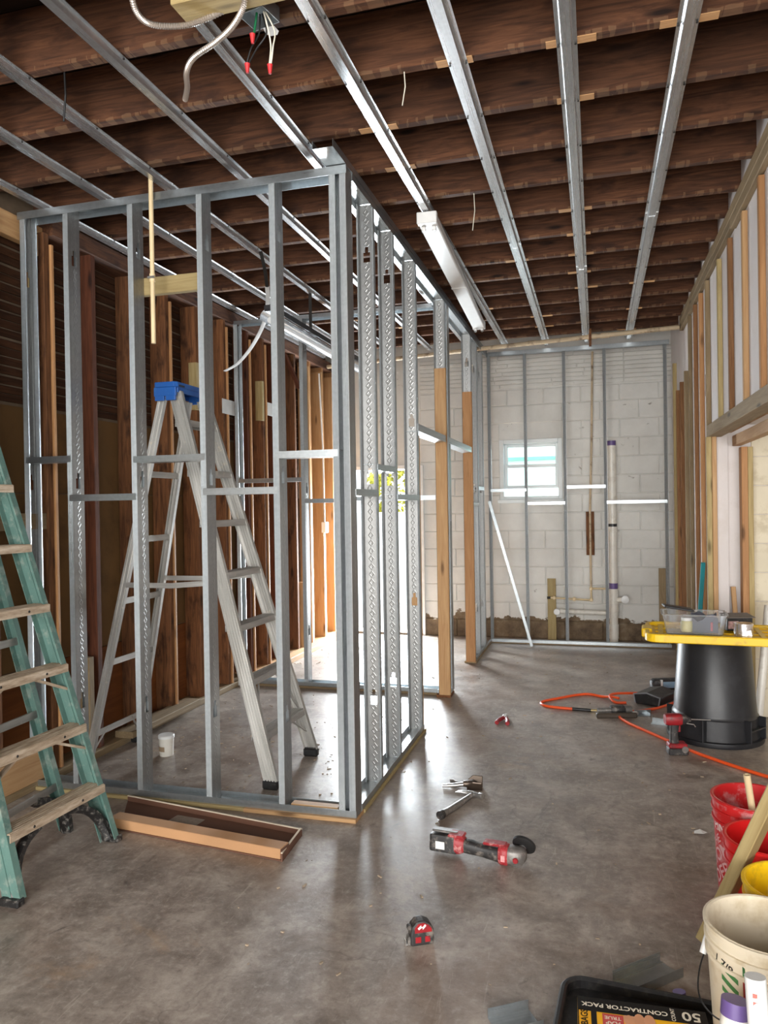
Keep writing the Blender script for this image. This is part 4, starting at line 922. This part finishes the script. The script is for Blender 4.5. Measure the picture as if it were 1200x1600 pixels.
cm = root('locking_clamp', T(-.70, 3.93, 0) @ RZ(6), 'locking sheet-metal clamp lying beside the hammer', 'clamp')
put('handle', MB().tube([(-.11,-.02,.012),(-.04,-.012,.016),(.02,0,.02)], [.008,.012,.013], 8).mesh('handle', STEEL, smooth=50), cm, I4, False); put('lever', MB().tube([(-.06,.06,.014),(-.04,.035,.014),(-.01,.01,.018),(.02,.005,.02)], [.006,.008,.009,.009], 8).mesh('lever', STEEL, smooth=50), cm, I4, False); put('screw_knob', MB().tube([(-.075,.055,.012),(-.055,.062,.012)], .01, 8).mesh('screw_knob', STEEL), cm, I4, False)
RUST = plain('dark_worn_steel', srgb(96, 84, 74), .4, .7, .3)
for dy, h in ((.03, .055), (-.03, .035)):
    put('jaw', MB().prism([(.02,-.03),(.055,-.045),(.1,-.04),(.1,.04),(.05,.045),(.02,.02)], 0, .008, T(0,dy,.012) @ RX(90-25*(1 if dy > 0 else -1))).mesh('jaw', RUST, bevel=.003), cm, I4, False)
put('pivot', loft(MB(), [(.0,0,0,.018,.014),(.05,0,0,.024,.02),(.07,0,0,.012,.012)], 12).mesh('pivot', RUST, smooth=45), cm, T(0,0,.022), False)
pl = root('pliers', T(-.635, 5.2, 0) @ RZ(88) @ Matrix.Scale(1.2, 4), 'small red-handled pliers on the floor by the door opening', 'pliers')
for s in (-1, 1): put('grip', MB().tube(spline([(-.08,s*.03,.012),(-.04,s*.026,.014),(.02,s*.008,.014)],4), .012, 8).mesh('grip', RED, smooth=50), pl, I4, False)
put('jaws', loft(MB(), [(.015,0,.014,.016,.012),(.04,0,.014,.018,.012),(.085,0,.014,.007,.008)], 10).mesh('jaws', STEEL, smooth=50), pl, I4, False); put('pivot', MB().lathe([(.0,.006),(.01,.005),(.012,0)], 12).mesh('pivot', STEEL), pl, T(.03,0,.026), False)

# cardboard carton on the floor
CARD = plain('brown_cardboard', srgb(182, 138, 98), .8, 0, .08, sc=4); CARDD = plain('dark_brown_card', srgb(98, 66, 50), .75, 0, .12, sc=3); CARDE = plain('card_edge', srgb(206, 192, 170), .85)
ct = root('cardboard_carton', (-1.8, 3.12, 0), 'long flat opened cardboard carton beneath the front partition', 'carton')
A, B, C_, D_ = Vector((-2.34,3.34,0)), Vector((-1.315,3.175,0)), Vector((-1.30,2.925,0)), Vector((-2.17,3.03,0))
def slab(nm, pts, z0, z1, mt): return put(nm, MB().prism([(p.x,p.y) for p in pts], z0, z1).mesh(nm, mt, bevel=.001), ct)
slab('base', [D_, C_, B, A], 0, .006, CARDD)
def wallp(nm, p, q, h, th, mt): 
    d = (q-p); return put(nm, MB().box(0, d.length, 0, th, 0, h).mesh(nm, mt), ct, basis(p, d, (0,0,1)))
wallp('back_wall', A, B, .03, .006, CARDD); wallp('end_wall', C_, B, .035, .006, CARDD)
for nm, p, q, h in (('back_edge', A, B, .03), ('end_edge', C_, B, .035)): put(nm, MB().box(0, (q-p).length, -.001, .007, h, h+.004).mesh(nm, CARDE), ct, basis(p, q-p, (0,0,1)))
put('folded_flap', MB().box(0, .93, 0, .075, 0, .045).mesh('folded_flap', CARD, bevel=.003), ct, basis((-2.235,3.04,.006), C_-D_, (0,0,1)))
put('end_strip', MB().box(.0,.004,.002,.07,0,.04).mesh('end_strip', CARDD), ct, basis(Vector((-2.235,3.04,.008))+(C_-D_).normalized()*.93, C_-D_, (0,0,1)))
put('shipping_label', MB().box(0,.16,0,.09,0,.001).mesh('shipping_label', plain('worn_label', srgb(140,128,116), .6, 0, .2, sc=40)), ct, basis((-2.0,3.15,.0065), C_-D_, (0,0,1)))
pa = root('plastic_pail', (-2.55, 4.04, 0), 'small white plastic pail on the floor inside the framing', 'pail')
put('body', MB().lathe([(.0,0),(.041,0),(.045,.11)], 24).mesh('body', PVCW, smooth=40), pa, I4, False); put('lid', MB().lathe([(.045,.106),(.049,.107),(.049,.122),(.044,.126),(.0,.124)], 24).mesh('lid', WHITEP, smooth=40), pa, I4, False); put('paint_drips', MB().lathe([(.0437,.03),(.0455,.06)], 10, a0=3.6, a1=5.0).mesh('paint_drips', plain('tan_drips', srgb(160,138,112), .7)), pa, I4, False)

# ------------------------------------------------------------------ buckets and packaging at the right foreground
def text_mesh(body, size, mat, extr=.0, align='CENTER', bold=True):
    cu = bpy.data.curves.new('text', 'FONT'); cu.body = body; cu.size = size; cu.align_x = align; cu.align_y = 'CENTER'; cu.extrude = extr; cu.resolution_u = 3
    if bold: cu.offset = size*.02
    ob = bpy.data.objects.new('text', cu); COL.objects.link(ob); bpy.context.view_layer.update()
    dg = bpy.context.evaluated_depsgraph_get(); me = bpy.data.meshes.new_from_object(ob.evaluated_get(dg))
    bpy.data.objects.remove(ob); me.materials.clear(); me.materials.append(mat); return me
def wrap(me, R0, R1, H, ang, zc, rot=0.0, flip=False):
    """lay a flat mesh (x right, y up) on the bucket wall at angle ang (deg), height zc"""
    bm = bmesh.new(); bm.from_mesh(me)
    bmesh.ops.subdivide_edges(bm, edges=[e for e in bm.edges if e.calc_length() > .02], cuts=2)
    c, s = math.cos(rot), math.sin(rot)
    for v in bm.verts:
        x, y = v.co.x*c - v.co.y*s, v.co.x*s + v.co.y*c
        z = zc + y; r = R0 + (R1-R0)*z/H + .0012; a = math.radians(ang) + x/r
        v.co = (r*math.cos(a), r*math.sin(a), z)
    bm.to_mesh(me); bm.free(); return me
def bucket(name, loc, mat, label, R0=.127, R1=.146, H=.365, handle=True, tilt=I4):
    b = root(name, T(*loc) @ tilt, label, 'bucket', None)
    put('body', MB().lathe([(.0,.004),(R0-.006,.004),(R1-.006,H-.002),(R1,H),(R1-.0005,H-.012),(R1+.0,H-.02),(R0,.004),(R0-.002,0),(.0,0)], 40).mesh('body', mat, smooth=35), b, I4, False)
    m = MB()
    for z in (H-.006, H-.045, H-.085):
        r = R0+(R1-R0)*z/H; m = MB().lathe([(r-.001,z-.006),(r+.007,z-.005),(r+.007,z+.004),(r-.001,z+.005)], 40); put('rim_ring', m.mesh('rim_ring', mat, smooth=35), b, I4, False)
    if handle:
        pts = [(0,-(R1+.01),H-.07)] + [(.02, -(R1+.012)*math.cos(t), H-.08-.12*math.sin(t)) for t in [math.pi*k/10 for k in range(1,10)]] + [(0,R1+.01,H-.07)]
        put('bail', MB().tube([(R1*.0+.02+x+ .13*math.sin(math.pi*i/10), y, z) for i,(x,y,z) in enumerate(pts)], .002, 6).mesh('bail', DARKM), b, RZ(30), False)
    return b
REDB = plain('red_bucket_plastic', srgb(214, 30, 30), .35, 0, .06); REDPAINT = plain('paint_splashed_red', srgb(200, 34, 36), .42, 0, .08, dirt=srgb(206, 150, 150), sc=4.5)
rb = bucket('bucket', (.56, 3.125, 0), REDPAINT, 'tall paint-splashed red bucket with white lettering', H=.37, handle=False)
rb_o = math.degrees(math.atan2(-3.1, -.555))
PR = plain('dull_pink_print', srgb(222, 176, 176), .5, 0, .06)
lg = MB().box(-.075,.075,-.075,.075,0,.0002).mesh('logo', PR)
def frame2(a, b): 
    m = MB()
    for x0,x1,y0,y1 in ((-a,-b,-a,a),(b,a,-a,a),(-b,b,-a,-b),(-b,b,b,a)): m.box(x0,x1,y0,y1,0,.0002)
    return m.mesh('logo_frame', PR)
put('logo_frame', wrap(frame2(.1,.094), .127, .146, .37, rb_o-54, .15), rb, I4, False)
for i, tx in enumerate(('THE', 'HOME', 'DEPOT')):
    me = text_mesh(tx, (.042,.066,.066)[i], PR); o_ = (.062,.016,-.044)[i]
    for v in me.vertices: v.co.y += o_
    put('logo_text', wrap(me, .127, .146, .37, rb_o-54, .15, math.radians(38)), rb, I4, False)
put('rim_text', wrap(text_mesh('PINI', .046, LOGO), .127, .146, .37, rb_o-56, .262), rb, I4, False)
tag(put('pipe_offcut', MB().lathe([(.0085,0),(.0125,0),(.0125,.33),(.0085,.33),(.0085,.0)], 16).mesh('pipe_offcut', CPVC, smooth=40), None, T(.57,3.075,.15) @ RY(-8) @ RX(4)), 'pale plastic pipe offcut standing in the paint-splashed red bucket', 'pipe')
tag(put('red_paint', MB().lathe([(.0,.0),(.134,.0),(.134,.004),(.0,.006)], 32).mesh('red_paint', plain('red_orange_mix', srgb(228,52,34), .3)), None, T(.56,3.125,.14)), 'orange-red liquid in the paint-splashed bucket', 'paint')
bucket('bucket', (.557, 2.81, 0), REDB, 'plain bright red bucket in front of the splashed one', H=.35, handle=False)
bucket('bucket', (.56, 2.475, 0), YEL, 'yellow bucket behind the white one', H=.355, handle=False)
DWHITE = plain('dirty_white_bucket', srgb(226, 214, 190), .42, 0, .05, dirt=srgb(206, 190, 160), sc=4)
wb = bucket('bucket', (.42, 2.195, 0), DWHITE, 'dirty white bucket with a green and red label', R0=.13, R1=.15, H=.37, handle=False)
wo = math.degrees(math.atan2(-2.195, -.42))
GRN = plain('green_print', srgb(70, 128, 76), .5); REDP = plain('red_print', srgb(190, 66, 62), .5)
def sheet(poly, mat, nx=8):
    m = MB().prism(poly, 0, .0002).mesh('print', mat); return m
for i in range(7):
    y = -.10+.03*i; put('green_stripe', wrap(sheet([(-.062,y),(-.012,y-.022),(-.012,y-.008),(-.062,y+.014)], GRN), .13, .15, .37, wo-22, .20), wb, I4, False)
put('green_band', wrap(sheet([(.0,.09),(.12,.02),(.12,.045),(.0,.115)], GRN), .13, .15, .37, wo-22, .20), wb, I4, False); put('red_panel', wrap(sheet([(.0,-.06),(.12,-.08),(.12,.0),(.0,.075)], REDP), .13, .15, .37, wo-22, .20), wb, I4, False)
put('handwritten_size', wrap(text_mesh('1 7/8', .03, BLACKP), .13, .15, .37, wo-44, .292, math.radians(-12)), wb, I4, False)
put('bail', MB().tube(spline([(-.115,.115,.27),(-.16,.05,.2),(-.17,-.03,.16),(-.13,-.12,.165),(-.05,-.17,.2)],6), .0022, 6).mesh('bail', BLACKP), wb, RZ(0), False); put('bail_grip', MB().tube([(-.128,.098,.285),(-.150,.072,.225)], .009, 10).mesh('bail_grip', WHITEP, smooth=50), wb, I4, False)
tag(put('green_scraper', MB().box(-.05,.05,-.002,.002,0,.13).mesh('green_scraper', plain('dark_green', srgb(60,74,62), .5)), None, T(.475,2.17,.22) @ RZ(25) @ RY(30)), 'dark flat scraper sticking up inside the white bucket', 'scraper')

# leaning timber in front of the red buckets
tag(beam('leaning_board', (.338,2.735,.022), (.655,2.525,.94), .038, .089, PINEY, None, up=(-.4,-.85,.3)), 'pale pine board leaning across in front of the red bucket', 'board')
# white panel and pipes at the very edge
tag(lum('white_board', .385, .413, 1.72, 1.99, .0, .565, WHITEP, None, 'Z'), 'white painted board edge at the right border beside the white bucket', 'panel')
p1 = root('white_pipe', (.30, 1.93, 0), 'white plastic pipe with a purple primed end in the right foreground', 'pipe')
put('pipe', MB().tube([(.272,1.90,.0),(.304,1.95,.30)], .031, 20).mesh('pipe', PVCW, smooth=40), p1); put('primer_band', MB().tube([(.3005,1.9445,.267),(.3042,1.9503,.302)], .0318, 20).mesh('primer_band', PURPLE, smooth=40), p1); put('blue_line', MB().box(-.001,.001,-.0325,-.031,.14,.2).mesh('blue_line', plain('blue_ink', srgb(40,50,150), .5)), p1, T(.285,1.922,0))
p2 = root('white_pipe', (.345, 1.90, 0), 'white plastic pipe with red printed lettering at the right foreground', 'pipe')
put('pipe', MB().tube([(.352,1.84,.0),(.337,1.89,.40)], .023, 20).mesh('pipe', WHITEP, smooth=40), p2)
rk = plain('red_ink', srgb(206,110,100), .5)
for i in range(9): put('print_mark', MB().box(-.005,.005,0,.0006,-.006,.004-.002*(i % 3)).mesh('print_mark', rk), p2, T(.3315+.0007*i, 1.8635-.0013*i, .37-.016*i) @ RZ(-12))
tag(put('primed_fitting', MB().tube([(.222,2.37,.0),(.216,2.375,.04)], .019, 18).mesh('primed_fitting', PURPLE, smooth=40)), 'purple primed pipe fitting behind the black and yellow box', 'pipe fitting')
# black tote lid, contractor bag box, steel scraps
bl = root('tote_lid', T(.10, 2.10, 0) @ RZ(-4), 'black tote lid lying on the floor under the bag box', 'lid')
put('panel', MB().prism(rr(.46,.50,.06), 0, .02).mesh('panel', BLACKP), bl, I4, False); put('rim', ring(MB(), rr(.48,.52,.07), rr(.44,.48,.05), .0, .05).mesh('rim', BLACKP, bevel=.006), bl, I4, False)
BY = plain('yellow_box_print', srgb(244, 182, 20), .35, 0, .03); BK = plain('black_box_print', srgb(26,25,24), .25, 0, .1); OFFW = plain('off_white_ink', srgb(236, 226, 206), .5, 0, .03)
cbx = root('bag_box', T(.103, 2.075, .021) @ RZ(2.5), 'black and yellow box of fifty contractor bags on the black lid', 'box')
hw, hd, hh = .17, .125, .075
put('carton', MB().box(-hw,hw,-hd,hd,0,hh).mesh('carton', BY, bevel=.002), cbx, I4, False)
def topr(nm, x0,x1,y0,y1,mt,z=0): put(nm, MB().box(x0,x1,y0,y1,hh+.0002+z,hh+.0008+z).mesh(nm, mt), cbx, I4, False)
topr('black_band', -hw, hw, hd-.058, hd, BK); topr('red_flash', -.105, -.05, -.02, hd-.062, REDP); topr('yellow_tab', -hw+.003, -hw+.035, -hd, hd-.06, plain('deep_yellow', srgb(236,170,20), .35), .0003); topr('black_side', -hw, -.12, -hd, hd-.058, BK)
def ttext(s, size, x, y, mt, z=.001, rot=180): put('print', text_mesh(s, size, mt), cbx, T(x,y,hh+z) @ RZ(rot), False)
ttext('CONTRACTOR PACK', .0235, -.045, hd-.03, OFFW); ttext('50', .05, .13, hd-.028, OFFW); ttext('COUNT', .0145, .083, hd-.03, OFFW, rot=90); ttext('50 BAGS', .026, -hw+.018, .02, BK, .0016, rot=90)
ttext('TRUE', .018, -.078, .048, OFFW); ttext('FLAP', .018, -.078, .028, OFFW); ttext('50', .07, .07, .02, BK)
for i, dx in enumerate((-.035, -.008, .018)): put('printed_fingers', MB().lathe([(.0,.0006),(.014,.0003),(.015,0)], 14, Matrix.Diagonal((1,1.9,1,1))).mesh('printed_fingers', plain('skin_tone_print', srgb(214,152,112), .4)), cbx, T(dx,.052,hh+.0004+.0003*i), False)
for nm, a, b, lb in (('steel_track_offcut', (.06,2.41,.002), (.21,2.55,.002), 'galvanised track offcut lying beyond the black lid'), ('steel_track_offcut', (-.30,2.13,.002), (-.19,2.20,.002), 'galvanised track offcut poking out at the left of the black lid')):
    d = Vector(b)-Vector(a); tag(put(nm, track_mesh(d.length, .095, .03), None, basis(a, d, (0,0,1)) @ T(0,-.0475,0)), lb, 'metal offcut')
tag(put('paper_scrap', MB().add([(0,0,0),(.04,-.01,.006),(.06,.02,.001),(.03,.035,.008),(.005,.025,.002)], [(0,1,3,4),(1,2,3)]).mesh('paper_scrap', WHITEP), None, T(.40,3.62,.002)), 'crumpled white paper scrap on the floor left of the red bucket', 'paper')
# sweepings: chips, slivers and dust crumbs nobody could count
db = MB(); rd = random.Random(3)
for _ in range(520):
    z = rd.random()
    if z < .45: x, y = rd.uniform(-2.8,-1.3), rd.uniform(3.6,5.6)
    elif z < .6: x, y = rd.uniform(-2.85,-2.4), rd.uniform(6.2,8.3)
    else: x, y = rd.uniform(-1.4,.6), rd.uniform(2.2,7.8)
    s = rd.uniform(.002,.007); db.cbox(0,0,s*.3,s*rd.uniform(1,4),s,s*.6, T(x,y,0) @ RZ(rd.uniform(0,180)))
tag(put('floor_debris', db.mesh('floor_debris', plain('pale_chips', srgb(168,150,128), .8, 0, .4, sc=3))), 'pale chips and crumbs scattered over the concrete floor', 'debris', None, 'stuff')

for i, (x, y, z, L, lb) in enumerate(((-.70, 2.86, 3.13, .17, 'thin loose wire dangling from the near joist'), (-.62, 4.08, 3.05, .15, 'fine wire hanging from a joist above the strip light'), (-1.95, 2.47, 3.06, .14, 'dark cable stub hanging from a joist at the left'))):
    tag(put('hanging_wire', MB().tube([(x,y,3.2),(x+.004,y,(3.2+z-L*.4)/2),(x-.01,y+.004,z-L*.4)], .0022 if i < 2 else .004, 6).mesh('hanging_wire', WHITEW if i < 2 else BLACKW)), lb, 'wire')
